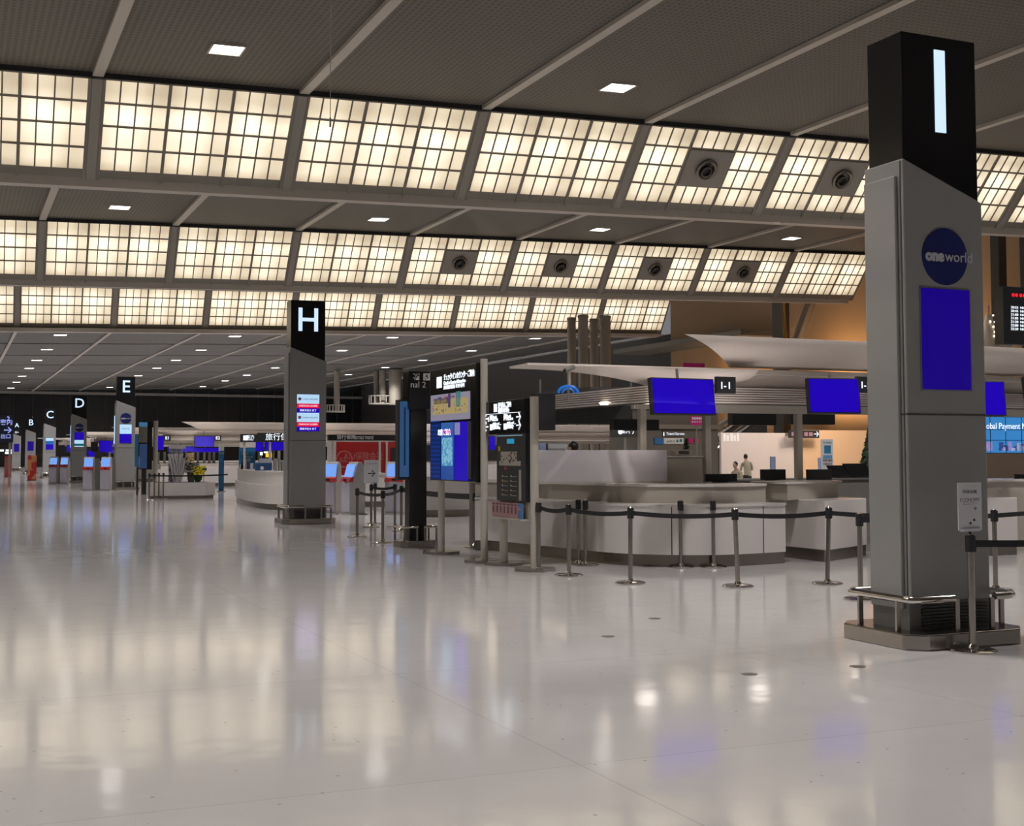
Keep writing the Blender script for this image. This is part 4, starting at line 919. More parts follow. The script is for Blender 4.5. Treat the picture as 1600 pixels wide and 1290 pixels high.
# ------------------------------------------------------------------ round-ended counter left of the H pillar
CG = loft_curve([onf(367, 781), onf(372, 786), onf(392, 792), onf(420, 796), onf(460, 797)], 8)
g = thing('service_counter', 'white two-tier service counter with rounded end left of the H pillar', 'counter', (float(CG[0][0]), float(CG[0][1]), 0))
band(CG, .05, .6, 0, .17).build('kick_plate', KICK, g, smooth=True); band(CG, 0, .6, .17, .72).build('front_panel', WHITE, g, smooth=True)
band(CG, .08, .7, .72, 1.08).build('upper_panel', WHITE, g, smooth=True); band(CG, .05, .9, 1.08, 1.11).build('worktop', WHITE, g, smooth=True)
YG = 43.0
def sgn(name, label, cat, px0, py0, px1, py1, Y, m, t=.08, z0=None, legs=False, txt=(), group=None):
    a, b, c, d = rY(px0, py0, px1, py1, Y); g = thing(name, label, cat, ((a + b) / 2, Y, c if z0 is None else z0), 0, group)
    MB().box(a, b, Y, Y + t, c if z0 is None else z0, d).build('panel', m, g)
    MB().box(a + .02, b - .02, Y + t, Y + t + .02, (c if z0 is None else z0) + .02, d - .02).build('back_plate', MGREY, g)
    if legs: MB().box(a - .1, b + .1, Y - .15, Y + .25, 0, .03).build('foot', MGREY, g); MB().cyl(((a + b) / 2, Y + t / 2 + .04, 0), ((a + b) / 2, Y + t / 2 + .04, c + .02), .02, n=8).build('stand_pole', MGREY, g)
    for (s, fx, fz, sz, mm) in txt: text('lettering', s, sz, mm, g, (a + (b - a) * fx, Y - .005, c + (d - c) * fz), ext=.002)
    return g, a, b, c, d
g, a, b, c, d = sgn('overhead_sign', 'black lit information sign above the blue poster left of the H pillar', 'sign', 376, 678, 402, 690, YG, MBLACK, txt=[('■', .3, .45, .22, E_TXT), ('案内 ', .62, .62, .13, E_TXT), ('info', .62, .3, .11, E_TXT)])
g, a2, b2, c2, d2_ = sgn('overhead_sign', 'long black lit sign running behind the H pillar', 'sign', 402.5, 676, 452, 690, YG, MBLACK, txt=[('旅行保険', .72, .5, .26, E_TXT)])
for px in (383, 423): 
    a_, b_, c_, d_ = rY(px - 1.6, 690, px + 1.6, 735, YG); 
    g = thing('sign_post', 'pale post on the service counter, %s one' % ('left' if px < 400 else 'right'), 'post', ((a_ + b_) / 2, YG - .0, 0)); MB().box(a_, b_, YG + .1, YG + .16, 0, d_).build('shaft', POSTM, g, bevel=.005); MB().box(a_ - .04, b_ + .04, YG + .06, YG + .2, 0, .02).build('foot', STEEL, g)
g, a, b, c, d = sgn('blue_poster', 'blue poster wall with white head strip on the service counter', 'poster', 374, 699, 399, 735, 43.6, BLUEP, txt=[('Wi-Fi', .35, .72, .1, TXTW), ('Rental', .6, .6, .1, TXTW), ('両替', .5, .44, .12, TXTW)], z0=0)
MB().box(a, b, 43.58, 43.6, d, d + .18).build('head_strip', WHITE, g)
pm = MB(); rnd = random.Random(8)
for i in range(9):
    x = a + rnd.random() * (b - a); pm.box(x, x + .12, 43.585, 43.6, 1.1, 1.2 + rnd.random() * .25, i % 2)
pm.build('poster_figures', [mat('pale figure print', (.45, .4, .42), .5), mat('navy figure print', (.01, .03, .12), .5)], g)
sgn('blue_board', 'low blue board on the service counter right of the poster', 'board', 399, 723, 425, 735, 39.6, mat('navy board', (.012, .05, .15), .4), z0=1.11, txt=[('●', .4, .3, .15, TXTW)])
far_mon((399, 690, 412, 705), 47, 'blue monitor behind the left post of the service counter', floor=True); far_mon((414, 690, 443, 704), 47.5, 'blue monitor left of the H pillar behind the service counter', floor=True)
sgn('lit_sign', 'small yellow lit sign above the service counter', 'sign', 416, 708, 425, 714, 46, E_YEL, legs=True, txt=[('両', .7, .5, .1, RED)])
sgn('lit_sign', 'tiny white lit sign left of the yellow one', 'sign', 407, 706, 410.5, 711, 46, E_TXT, legs=True); sgn('lit_sign', 'tiny white lit sign above the yellow one', 'sign', 413, 705, 419, 707.5, 46, E_TXT, legs=True)
sgn('desk_board', 'pale board standing on the service counter', 'board', 406, 716, 425, 731, 39.9, mat('pale board', (.36, .38, .46), .5), z0=1.11)
for i, px in enumerate((430, 436, 441)):
    a, b, c, d = rY(px, 716 + i * 2, px + 3, 735, 38.5); o = MB().box(a, b, 38.5, 38.65, 1.11, d).build('counter_machine', mat('machine grey', (.22, .21, .19), .4)); tag(o, 'grey device on the service counter, %s from the left' % ORD[i], 'device', 'devices on the service counter')

# planter with flowers
px0, py0 = onf(256, 779); px1, py1 = onf(327, 779)
px0, py0, px1 = float(px0), float(py0), float(px1)
g = thing('planter', 'low white planter box holding flowers and silver branches', 'planter', (px0, py0, 0))
MB().prism([(px0, py0), (px1, py0), (px1 + .45, py0 + .5), (px1 + .45, py0 + 1.3), (px0 - .45, py0 + 1.3), (px0 - .45, py0 + .5)], 2, .1, .58).build('box', WHITE, g, bevel=.01)
MB().prism([(px0 + .05, py0 + .05), (px1 - .05, py0 + .05), (px1 + .38, py0 + .5), (px1 + .38, py0 + 1.25), (px0 - .38, py0 + 1.25), (px0 - .38, py0 + .5)], 2, 0, .1).build('kick_plate', KICK, g)
MB().box(px0 - .2, px1 + .2, py0 + .4, py0 + 1.2, .56, .585).build('soil', mat('dark soil', (.02, .015, .01), .9), g)
yp = py0 + .7
a, b, c, d = rY(264, 700, 274, 753, yp + .25)
g = thing('pebbled_board', 'upright silver grey board with white top in the planter', 'board', (a, yp, .58)); MB().box(a, b + .25, yp + .3, yp + .36, .58, d).build('board', m_poster('silver foil', [(.16, .17, .24), (.3, .3, .38), (.22, .22, .3), (.4, .4, .45)], 16), g); MB().box(a, b + .38, yp + .28, yp + .38, d - .02, d + .12).build('top_strip', WHITE, g)
rnd = random.Random(12)
g = thing('silver_branches', 'arrangement of twisted silver branches in the planter', 'decoration', (a + .5, yp, .58))
bx0 = onY(277, 740, yp)[0]
for i in range(46):
    p = Vector((bx0 + rnd.uniform(-.12, .15), yp + rnd.uniform(-.1, .1), .58)); pts = [p.copy()]; an = rnd.uniform(0, 2 * PI); lean = rnd.uniform(.0, .35)
    for k in range(8):
        an += rnd.uniform(-.8, .8); p = p + Vector((math.cos(an) * .05 + lean * .08, math.sin(an) * .03, .15)); pts.append(p.copy())
    MB().tube(pts[:6 + rnd.randrange(3)], .03, 6).build('branch', mat('silver branch', (.55, .53, .54), .4), g, smooth=True)
def flowers(name, label, px, py0_, py1_, col, n, r, seed, leafc=(.02, .06, .012)):
    rnd = random.Random(seed); x, zt_ = onY(px, py0_, yp - .1); zb = onY(px, py1_, yp - .1)[1]
    g = thing(name, label, 'flowers', (x, yp - .1, .58))
    m = MB()
    for i in range(n * 3):
        t = rnd.random(); zz = .6 + t * (zt_ - .6) * .85; an = rnd.uniform(0, 2 * PI); rr = r * (.3 + t) * rnd.random(); cx, cy = x + rr * math.cos(an), yp - .1 + rr * math.sin(an) * .6
        m.add([(cx, cy, zz + .12), (cx + .05, cy, zz), (cx, cy + .02, zz - .06), (cx - .04, cy, zz)], [(0, 1, 2, 3)])
    m.build('leaves', mat('dark leaf %s' % name, leafc, .6), g, fixn=False); m = MB()
    for i in range(n):
        an = rnd.uniform(0, 2 * PI); rr = r * math.sqrt(rnd.random()); cx, cy, cz = x + rr * math.cos(an), yp - .22 + rr * math.sin(an) * .3, zb + (zt_ - zb) * rnd.random()
        m.lathe([(.01, -.02), (.045, 0), (.04, .02), (.01, .03)], (cx, cy, cz), 7)
    m.build('blossoms', mat('petals %s %d' % (name, seed), col, .6), g, fixn=False)
flowers('yellow_flowers', 'bunch of bright yellow flowers at the right end of the planter', 309, 728, 742, (.85, .7, .02), 70, .26, 3)
flowers('cream_lilies', 'tall cream lilies in the middle of the planter', 296, 708, 722, (.8, .6, .32), 40, .13, 4, (.06, .06, .05))
flowers('grey_foliage', 'grey green foliage between the lilies and yellow flowers', 300, 722, 738, (.35, .34, .33), 40, .26, 5, (.07, .075, .06))
# upright blue stands
def stand(px0, py0, px1, py1, lb, m, head=.12, name='poster_stand', txt=()):
    Y = float(onf((px0 + px1) / 2, py1)[1]); a, b, c, d = rY(px0, py0, px1, py1, Y)
    g = thing(name, lb, 'stand', ((a + b) / 2, Y, 0)); MB().box(a, b, Y, Y + .08, .03, d - head).build('panel', m, g); 
    if head: MB().box(a, b, Y - .002, Y + .082, d - head, d).build('head_panel', PAPER, g)
    MB().box(a - .05, b + .05, Y - .15, Y + .2, 0, .03).build('foot', STEEL, g)
    for (s, fz, sz, mm) in txt: text('lettering', s, sz, mm, g, ((a + b) / 2, Y - .004, d * fz), ext=.002)
    return g
stand(342, 695, 350, 768, 'narrow upright blue stand right of the planter', BLUEP, .25, txt=[('両替', .82, .12, TXTW)])
stand(7, 712, 18, 746, 'red poster stand left of the A pillar', m_poster('red brown poster', [(.25, .01, .015), (.18, .05, .03), (.12, .06, .05)], 3), .0)
stand(43, 711, 57, 751, 'red poster stand in front of the B pillar', m_poster('red cream poster', [(.3, .01, .015), (.4, .15, .06), (.28, .02, .02)], 2.5), .0)
a, b, c, d = rY(316, 729, 321, 736, 55); g = thing('round_sign', 'small round blue sign behind the yellow flowers', 'sign', ((a + b) / 2, 55, 0)); m = MB(); disc(m, (a + b) / 2, (c + d) / 2, .12, 55, .02); m.build('disc', BLUEP, g); MB().cyl(((a + b) / 2, 55.01, 0), ((a + b) / 2, 55.01, c), .015, n=6).build('stem', STEEL, g)
# directory boards near the E and C pillars
for (bpx, Y, k, lb, l2) in ((209, 54, 1.0, 'far black directory board right of the E pillar', 'slim black advert screen against the E pillar'), (58, 104, .7, 'far black board right of the B pillar', None)):
    X_ = onY(bpx + 9, 700, Y)[0]
    g = thing('directory_board', lb, 'sign', (X_, Y, 0))
    MB().box(X_, X_ + .5, Y, Y + .3, 1.0, 2.95).build('casing', BLACK, g); MB().cyl((X_ + .65, Y + .1, 0), (X_ + .65, Y + .1, 3.0), .09, n=14).build('pole', POSTM, g, smooth=True); MB().cyl((X_ + .2, Y + .1, 0), (X_ + .2, Y + .1, 1.05), .1, n=14).build('pole', MBLACK, g, smooth=True)
    s = MB().box(X_ - .02, X_ + .3, Y - .02, Y, 2.1, 2.75).build('map_panel', mat('faint map', (.2, .19, .17), .4), g); MB().box(X_ - .03, X_ + .3, Y - .02, Y, 2.75, 2.93).build('lit_header', emat('dim blue header', (.05, .13, .25), .9), g); MB().box(X_, X_ + .3, Y - .02, Y, 1.05, 2.05).build('screen', emat('dim screen', (.02, .04, .10), .9), g)
    if l2:
        a, b, c, d = rY(211, 678, 216, 729, Y - 1); q = thing('advert_screen', l2, 'screen', (a, Y - 1, 0)); MB().box(a, b, Y - 1, Y - .9, c, d).build('display', emat('dim teal screen', (.01, .05, .09), .9), q); MB().cyl((b, Y - .85, 0), (b, Y - .85, d), .04, n=10).build('pole', MBLACK, q)
a, b, c, d = rY(-30, 648, 21, 691, 70); g = thing('overhead_sign', 'dark blue lit direction sign at the left picture edge', 'sign', (b, 70, c)); MB().box(a, b, 70, 70.15, c, d).build('sign_box', mat('navy sign', (.004, .008, .03), .4), g); MB().box(b - .2, b - .1, 70.05, 70.12, 0, c).build('pole', MGREY, g)
for (s, px, py, sz) in (('→', 16, 672, .5), ('2', 17, 654, .3), ('案内', 14, 660, .3), ('出口', 13, 682, .25)): X_, Z_ = onY(px - 4, py, 70); text('lettering', s, sz, emat('soft blue lettering', (.35, .42, .95), .9), g, (X_, 69.99, Z_), bold=.01)
for i, (p0, p1, yy) in enumerate(((0, 6, 703.5), (9, 19, 703.5), (8, 19, 707.5))):
    a, b, c, d = rY(p0, yy - 1.6, p1, yy + 1.6, 187.6); o = MB().box(a, b, 187.6, 188.0, c, d).build('strip_light', emat('far strip light', (.9, .95, 1), 1.1)); tag(o, 'far horizontal strip light left of the A pillar, %s of three' % ORD[i], 'light', 'far strip lights')

# ------------------------------------------------------------------ columns and galleries in the distance
def duct(px0, px1, py_top, Y, bot_py=None, lb='', ring=None, gr=None):
    a, b, _, d = rY(px0, py_top or 580, px1, (py_top or 580) + 10, Y); r = (b - a) / 2; cx = (a + b) / 2
    if py_top is None: d = CW(cx, Y, 7.8)[2]
    zb = 0 if bot_py is None else onY((px0 + px1) / 2, bot_py, Y)[1]
    g = thing('round_column', lb, 'column', (cx, Y, zb), 0, gr); MB().cyl((cx, Y, zb), (cx, Y, d), r, n=24).build('shaft', mat('column beige', (.30, .27, .225), .5), g, smooth=True); MB().lathe([(r * 1.1, 0), (r * 1.1, .15), (r, .2)], (cx, Y, d - .2), 24).build('collar', mat('column beige', (.30, .27, .225), .5), g, smooth=True)
    return g
for i, (p0, p1, Y, t) in enumerate(((887, 899, 79, 496), (904, 918, 76, 492), (922, 934, 79, 498), (938, 953, 76, 493))): duct(p0, p1, t, Y, None, 'tall beige round column above the near canopy, %s from the left' % ORD[i], gr='round columns above the near canopy')
for i, (p0, p1, Y, t) in enumerate(((522, 531, 137, 590), (584, 592, 138, 581), (593, 603, 136, 577), (608, 627, 135, 580))): duct(p0, p1, None, Y, (644, 632, 632, 632)[i], 'short beige column under the low far ceiling, %s from the left' % ORD[i], gr='far columns with railed galleries')
for i, (p0, p1, py0_, py1_, Y) in enumerate(((506, 539, 632, 644, 137), (576, 640, 618, 632, 136))):
    a, b, c, d = rY(p0, py0_, p1, py1_, Y); g = thing('railed_gallery', ['small', 'large'][i] + ' railed gallery ring round the far columns', 'gallery', ((a + b) / 2, Y, c)); cx, r = (a + b) / 2, (b - a) / 2
    def ring(z, h, rr):
        m = MB(); n = 32
        for j in range(n):
            t0, t1 = 2 * PI * j / n, 2 * PI * (j + 1) / n
            m.prism([(cx + rr * math.cos(t0), Y + .5 * rr * math.sin(t0)), (cx + rr * math.cos(t1), Y + .5 * rr * math.sin(t1)), (cx + (rr - .12) * math.cos(t1), Y + .5 * (rr - .12) * math.sin(t1)), (cx + (rr - .12) * math.cos(t0), Y + .5 * (rr - .12) * math.sin(t0))], 2, z, z + h)
        return m
    ring(c, .16, r).build('lower_ring', mat('gallery rail', (.3, .28, .24), .5), g); ring(d - .08, .08, r).build('top_rail', mat('gallery rail', (.3, .28, .24), .5), g)
    m = MB()
    for j in range(20):
        t0 = 2 * PI * j / 20; x, y = cx + (r - .06) * math.cos(t0), Y + .5 * (r - .06) * math.sin(t0); m.box(x - .05, x + .05, y - .03, y + .03, c, d)
    m.build('balusters', mat('gallery rail', (.3, .28, .24), .5), g)
    MB().lathe([(.3, 0), (r - .2, .05), (r - .2, .12), (.3, .15)], (cx, Y, c), 24).xf(Matrix.Translation((0, Y, 0)) @ Matrix.Scale(.5, 4, (0, 1, 0)) @ Matrix.Translation((0, -Y, 0))).build('deck', DGREY, g)
# bulkhead and struts against the ochre wall
m = MB(); P0 = onY(1030, 506, 84); P1 = onY(1172, 518, 76)
structure(MB().box(53.5, 56.9, 80, 100, P0[1] - 1.0, P0[1] - .6).build('trim_60', mat('taupe bulkhead', (.17, .15, .12), .5)))
def xcol(px0, px1, pt, pb, X, lb, tilt=None):
    Yq, z1 = onX((px0 + px1) / 2, pt, X); z0 = onX((px0 + px1) / 2, pb, X)[1]; ya = onX(px0, pt, X)[0]; yb2 = onX(px1, pt, X)[0]; w_ = abs(ya - yb2)
    g = thing('wall_column', lb, 'column', (X, Yq, 0)); MB().box(X - .3, X + .3, Yq - w_ / 2, Yq + w_ / 2, 0, z1 + .6).build('shaft', mat('dark brown column', (.05, .035, .025), .45), g, bevel=.05)
    return g, Yq, z1
g, Yq, z1 = xcol(1211, 1228, 470, 525, 54.5, 'dark brown column against the ochre wall, above the near canopy')
MB().cyl((54.3, Yq - 1.2, z1 - 4.5), (54.3, Yq - 4.5, z1 + .5), .35, n=8).build('strut', mat('strut brown', (.16, .12, .085), .4), g)
MB().cyl((54.2, Yq - 1.0, z1 - 4.5), (54.2, Yq - .7, z1 + .5), .15, n=8).build('brass_pipe', mat('brass', (.55, .32, .1), .25, 1), g)
xcol(1598, 1640, 370, 450, 54, 'dark brown column at the right picture edge'); 
g, Yq, z1 = xcol(1552, 1566, 365, 480, 55.5, 'dark brown column just right of the big sign pillar')
lamp('wall_wash', 'AREA', (55.2, 62, 6.5), 330, (1, .66, .36), size=5).rotation_euler = (0, -PI / 2 - .4, 0)
lamp('wall_wash', 'AREA', (55.2, 72, 6.5), 330, (1, .66, .36), size=5).rotation_euler = (0, -PI / 2 - .4, 0)
lamp('wall_wash', 'AREA', (55.2, 84, 6.5), 250, (1, .66, .36), size=5).rotation_euler = (0, -PI / 2 - .4, 0)
# light-wrapped cones and departure board right of the pillar
for i, (px, py, r, h) in enumerate(((1546, 538, .35, 46), (1566, 538, .35, 60))):
    Y = 31.5; X_, z0 = onY(px, py, Y); zt_ = onY(px, py - h, Y)[1]
    g = thing('sheer_light_column', 'tapered white sheer column of tiny lights right of the big pillar, %s' % ['left one', 'right one'][i], 'decoration', (X_, Y, 0))
    MB().lathe([(.34, 0), (.32, z0), (.2, (z0 + zt_) / 2), (.1, zt_)], (X_, Y, 0), 20).build('sheer_cloth', mat('sheer cloth', (.55, .46, .36), .6), g, smooth=True)
    MB().cyl((X_, Y, 0), (X_, Y, zt_ + .3), .02, n=6).build('pole', MGREY, g)
    rnd = random.Random(i)
    for k in range(9):
        an = -PI / 2 + rnd.uniform(-1.2, 1.2); t = rnd.random(); zz = z0 + (zt_ - z0) * t; rr = .33 - .2 * t
        MB().lathe([(.001, -.03), (.03, 0), (.001, .03)], (X_ + rr * math.cos(an), Y + rr * math.sin(an), zz), 8).build('light_bulb', emat('spark', (1, .9, .75), 6), g)
a, b, c, d = rY(1568, 452, 1720, 540, 24); g = thing('departure_board', 'black departure board with red and white lit figures at the right picture edge', 'sign', (a, 24, c)); MB().box(a, b, 24, 24.3, c, d).build('casing', BLACK, g); MB().box(a + 1, a + 1.2, 24.1, 24.2, 0, c).build('pole', MGREY, g)
for i, s in enumerate(['20:55', '20:45', '21:00', '21:05', '21:20', '22:00', '22:20']):
    X_, Z_ = onY(1579, 480 + i * 5.6, 24); text('lettering', s + '  NH', .085, E_TXT, g, (X_, 23.99, Z_), align='LEFT', sx=1.3)
X_, Z_ = onY(1580, 461, 24); text('lettering', '●● ●●●', .12, emat('red figures', (.8, .01, .02), 1.2), g, (X_, 23.99, Z_), align='LEFT')
YV = 30.0
a, b, c, d = rY(1520, 651, 1700, 708, YV); g = thing('video_wall', 'blue tiled video wall about payments right of the big pillar', 'screen', (a, YV, c)); MB().box(a, b, YV, YV + .2, c, d).build('casing', MBLACK, g)
MB().box(a + .02, b - .02, YV - .01, YV, c + .02, d - .02).build('display', m_grad('sky advert', (.03, .22, .55), (.0, .06, .28), c + .3, d, .95), g)
m = MB(); 
for px in (1547, 1571, 1596, 1620): X_ = onY(px, 680, YV)[0]; m.box(X_ - .012, X_ + .012, YV - .014, YV - .01, c, d)
for py in (671, 687.5): Z_ = onY(1570, py, YV)[1]; m.box(a, b, YV - .014, YV - .01, Z_ - .01, Z_ + .01)
m.build('tile_joints', MBLACK, g)
m = MB(); rnd = random.Random(4)
for i in range(60): x = rnd.uniform(a, b); h_ = rnd.uniform(.05, .28); m.box(x, x + rnd.uniform(.05, .2), YV - .013, YV - .01, c + .08, c + .08 + h_, rnd.randrange(3))
m.build('picture_skyline', [emat('skyline lilac', (.25, .2, .45)), emat('skyline dark', (.03, .06, .2)), emat('skyline white', (.35, .42, .6))], g)
X_, Z_ = onY(1531, 665.5, YV); text('lettering', 'Global Payment Network', .27, E_TXT, g, (X_, YV - .014, Z_), align='LEFT', ext=.002, sx=.93)
MB().box(a, b, YV + .0, YV + .2, 0, c).build('lower_wall', mat('tan panel', (.34, .24, .17), .5), g)

# ------------------------------------------------------------------ behind the near counter
YW = 45.0
a, b, c, d = rY(1127, 676, 1246, 740, YW); g = thing('partition_wall', 'tall pinkish white partition wall behind the staff', 'partition', (a, YW, 0)); MB().box(a, b, YW, YW + .15, 0, d).build('panel', mat('pinkish white board', (.52, .45, .42), .5), g); MB().box(a, b, YW - .02, YW + .17, 0, .1).build('skirting', MGREY, g)
mk = MB()
for i, px in enumerate((1130, 1135, 1141, 1146, 1151)): x = onY(px, 684, YW)[0]; mk.box(x, x + .12, YW - .01, YW, onY(px, 689, YW)[1], onY(px, 677 + (i % 2) * 3, YW)[1])
mk.build('white_brush_marks', mat('white brush paint', (.7, .68, .68), .5), g)
a, b, c, d = rY(1247, 672, 1356, 740, YW); g = thing('partition_wall', 'warm orange lit partition wall left of the big pillar', 'partition', (a, YW, 0)); MB().box(a, b, YW, YW + .15, 0, d).build('panel', mat('peach board', (.62, .40, .24), .5), g); MB().box(a, b, YW - .02, YW + .17, 0, .1).build('skirting', MGREY, g)
lamp('partition_light', 'AREA', (b - 3, YW - 3, 5.5), 260, (1, .8, .6), size=1.5).rotation_euler = (.5, 0, 0)
lamp('partition_light', 'AREA', (a - 4, YW - 3, 5.5), 160, (1, .9, .85), size=1.5).rotation_euler = (.5, 0, 0)
g, a, b, c, d = sgn('pictogram_sign', 'black sign with pink pictograms and arrow on the orange partition', 'sign', 1233, 672, 1280, 684, YW - .4, MBLACK, z0=None)
MB().box(a + .1, a + .2, YW - .3, YW, c + .1, d - .1).build('bracket', MGREY, g)
m = MB()
for f0, f1 in ((.08, .2), (.24, .36), (.5, .62), (.66, .78)): m.box(a + (b - a) * f0, a + (b - a) * f1, YW - .41, YW - .4, c + .08, d - .08)
m.build('pictogram', emat('pink pictogram', (.35, .18, .2), .8), g); text('arrow', '→', .35, E_TXT, g, (a + (b - a) * .9, YW - .41, (c + d) / 2))
def stand2(px0, py0, px1, Y, lb, m, txt=()):
    a, b, c, d = rY(px0, py0, px1, 736, Y); g = thing('poster_stand', lb, 'stand', ((a + b) / 2, Y, 0)); MB().box(a, b, Y, Y + .05, .25, d).build('panel', m, g); MB().box(a, b, Y - .2, Y + .25, 0, .04).build('foot', STEEL, g); MB().cyl(((a + b) / 2, Y + .06, 0), ((a + b) / 2, Y + .06, d), .02, n=8).build('stand_pole', STEEL, g)
    for (s, fz, sz, mm) in txt: text('lettering', s, sz, mm, g, ((a + b) / 2, Y - .004, c + (d - c) * fz), ext=.002)
TEALT = mat('teal print', (.02, .2, .35), .5)
stand2(1284, 686, 1302, 38, 'tall white poster stand with blue blocks before the orange partition', PAPER, [('■', .66, .4, TEALT), ('Exchange', .9, .1, TEALT), ('▬', .48, .4, mat('sky print', (.1, .3, .6), .5)), ('両替 案内', .33, .1, INK), ('お問合せ', .22, .1, INK)])
stand2(1279, 715, 1285, 39.5, 'small pale blue stand left of the tall white poster stand', mat('pale blue card', (.3, .38, .6), .5)); stand2(1204, 713, 1212, 42, 'slim blue grey stand left of the middle post', mat('blue grey card', (.18, .22, .35), .5)); stand2(1243, 714, 1249, 42, 'slim stand hidden partly by the middle post', mat('blue grey card', (.18, .22, .35), .5))
x_, z_ = onY(1366, 648, 32); conifer('green_tree', 'tall dark green tree close to the big sign pillar', x_, 32.0, 0, z_, .62, 9, False)
for (p, lb) in (((1303, 727, 1330, 737), 'left of two black tilted desk screens by the green tree'), ((1328, 724, 1362, 738), 'right of two black tilted desk screens by the green tree')):
    a, b, c, d = rY(*p, 20.5); g = thing('desk_monitor', lb, 'monitor', ((a + b) / 2, 20.5, 1.1), 0, 'desk monitors on the near counter'); MB().prism([(20.5, 1.15), (20.56, 1.15), (20.75, d), (20.7, d)], 0, a, b).build('casing', BLACK, g); MB().box(a + .1, b - .1, 20.45, 20.8, 1.12, 1.15).build('foot', MBLACK, g)
a, b, c, d = rY(1110, 741, 1480, 760, 20.2); g = thing('inner_counter', 'dark grey inner counter behind the near counter', 'counter', (a, 20.2, 0)); MB().box(a, b, 20.2, 21.0, 0, 1.09).build('body', MGREY, g); MB().box(a - .03, b, 20.15, 21.05, 1.09, 1.12).build('worktop', mat('grey worktop', (.15, .145, .135), .4), g)
# escalator
Y = 56.0
xa, za = onY(1085, 735, Y); xb, zb2 = onY(1200, 648, Y)
g = thing('escalator', 'escalator with bright steel sides rising behind the partition', 'escalator', (xa, Y, 0))
dvec = Vector((xb - xa, 0, zb2 - za)); nrm2 = Vector((-dvec.z, 0, dvec.x)).normalized()
for k, (yy, off, m_) in enumerate(((Y, 0, DGREY), (Y - .02, .25, CHROME), (Y, .55, DGREY), (Y - .02, .8, CHROME), (Y, 1.1, MGREY))):
    p0 = Vector((xa, yy, za)) + nrm2 * off; p1 = Vector((xb, yy, zb2)) + nrm2 * off
    MB().cyl(p0, p1, .09 if m_ is CHROME else .13, n=8).build('side_rail', m_, g)
MB().prism([(xa, 0), (xb, 0), (xb, zb2), (xa, za)], 1, Y + .1, Y + 1.2).build('truss', DGREY, g)
# shops in the distance
a, b, c, d = rY(1000, 655, 1122, 740, 52); g = thing('shop_block', 'taupe shop block with small signs behind the left posts', 'shop', (a, 52, 0)); MB().box(a, b, 52, 55, 0, d + .4).build('wall', mat('taupe shop wall', (.13, .12, .105), .6), g); MB().box(a, b, 51.7, 52, d - .45, d - .25).build('fascia', mat('fascia taupe', (.18, .165, .14), .5), g)
sgn('lit_sign', 'white lit lettering sign on the taupe shop block', 'sign', 1036, 673, 1068, 682, 51.92, mat('taupe sign', (.10, .09, .08), .5), txt=[('▮ Travel Service', .5, .5, .17, E_TXT)])
sgn('shop_sign', 'bright blue sign at the left of the taupe shop block', 'sign', 1023, 684, 1037, 694, 51.92, mat('strong blue', (.01, .14, .4), .4))
sgn('shop_sign', 'white sign with green and blue logos beside the bright blue one', 'sign', 1037.5, 684, 1068, 693, 51.9, PAPER, txt=[('withUS', .33, .4, .16, INK), ('▲', .68, .5, .2, mat('green print', (.02, .2, .06), .5)), ('●', .86, .5, .2, TEALT)])
g, a, b, c, d = sgn('magenta_board', 'magenta board with white dots below the blue monitor', 'board', 1080, 650, 1099, 664, 40, MAGENTA, z0=None)
MB().cyl(((a + b) / 2, 40.05, 0), ((a + b) / 2, 40.05, c), .03, n=8).build('pole', MGREY, g)
m = MB()
for i in range(5): disc(m, a + (b - a) * (.1 + .2 * i), c + .12, .03, 40, .005, 8); disc(m, a + (b - a) * (.15 + .18 * i), d - .08, .05, 40, .005, 8)
m.build('white_dots', TXTW, g)
g, a, b, c, d = sgn('magenta_board', 'magenta banner just above the near canopy', 'board', 1068, 567, 1101, 580, 58, MAGENTA); MB().cyl(((a + b) / 2, 58.1, 0), ((a + b) / 2, 58.1, c), .04, n=8).build('pole', MGREY, g)
sgn('magenta_tag', 'small magenta and white tag on the taupe shop block', 'sign', 1076, 684, 1083, 692, 51.92, MAGENTA); sgn('magenta_tag', 'small pink lettered tag right of the magenta one', 'sign', 1086, 685, 1092, 692, 51.92, mat('rose print', (.4, .1, .12), .5))
g, a, b, c, d = sgn('lit_sign', 'black curved lit sign with white arrow below the far canopy end', 'sign', 955, 667, 1002, 683, 50, MBLACK, txt=[('●', .3, .5, .3, E_TXT), ('案内', .48, .55, .22, E_TXT), ('❯', .72, .5, .2, E_TXT)]); MB().box((a + b) / 2 - .05, (a + b) / 2 + .05, 50.1, 50.2, 0, c).build('pole', MGREY, g)
a, b, c, d = rY(858, 693, 880, 703, 24); g = thing('name_board', 'pale desk board with dark lettering behind the counter screen', 'board', (a, 24, 0)); MB().box(a, b + .1, 24, 24.03, 1.2, d).build('panel', PAPER, g); MB().box(a, b, 23.9, 24.2, 0, 1.2).build('stand_body', MGREY, g); text('lettering', 'INFORMATION', .06, INK, g, ((a + b) / 2, 23.995, d - .12), ext=.001)
a, b, c, d = rY(826, 572, 868, 672, 21); g = thing('dark_banner', 'large dark hanging panel seen behind the canopy tip', 'panel', (a, 21, c)); bpy.data.objects.remove(g)
g = thing('bird_ornament', 'blue lit ring ornament above the louvred fascia', 'ornament', (0, 0, 0)); X_, Z_ = onY(888, 614, 17.6); g.location = (X_, 17.6, Z_)
m = MB(); m.tube([(X_ + .17 * math.cos(t * PI / 8), 17.6, Z_ + .11 * math.sin(t * PI / 8)) for t in range(0, 9)], .022, 8); m.tube([(X_ + .10 * math.cos(t * PI / 8), 17.6, Z_ + .07 * math.sin(t * PI / 8)) for t in range(0, 9)], .014, 8)
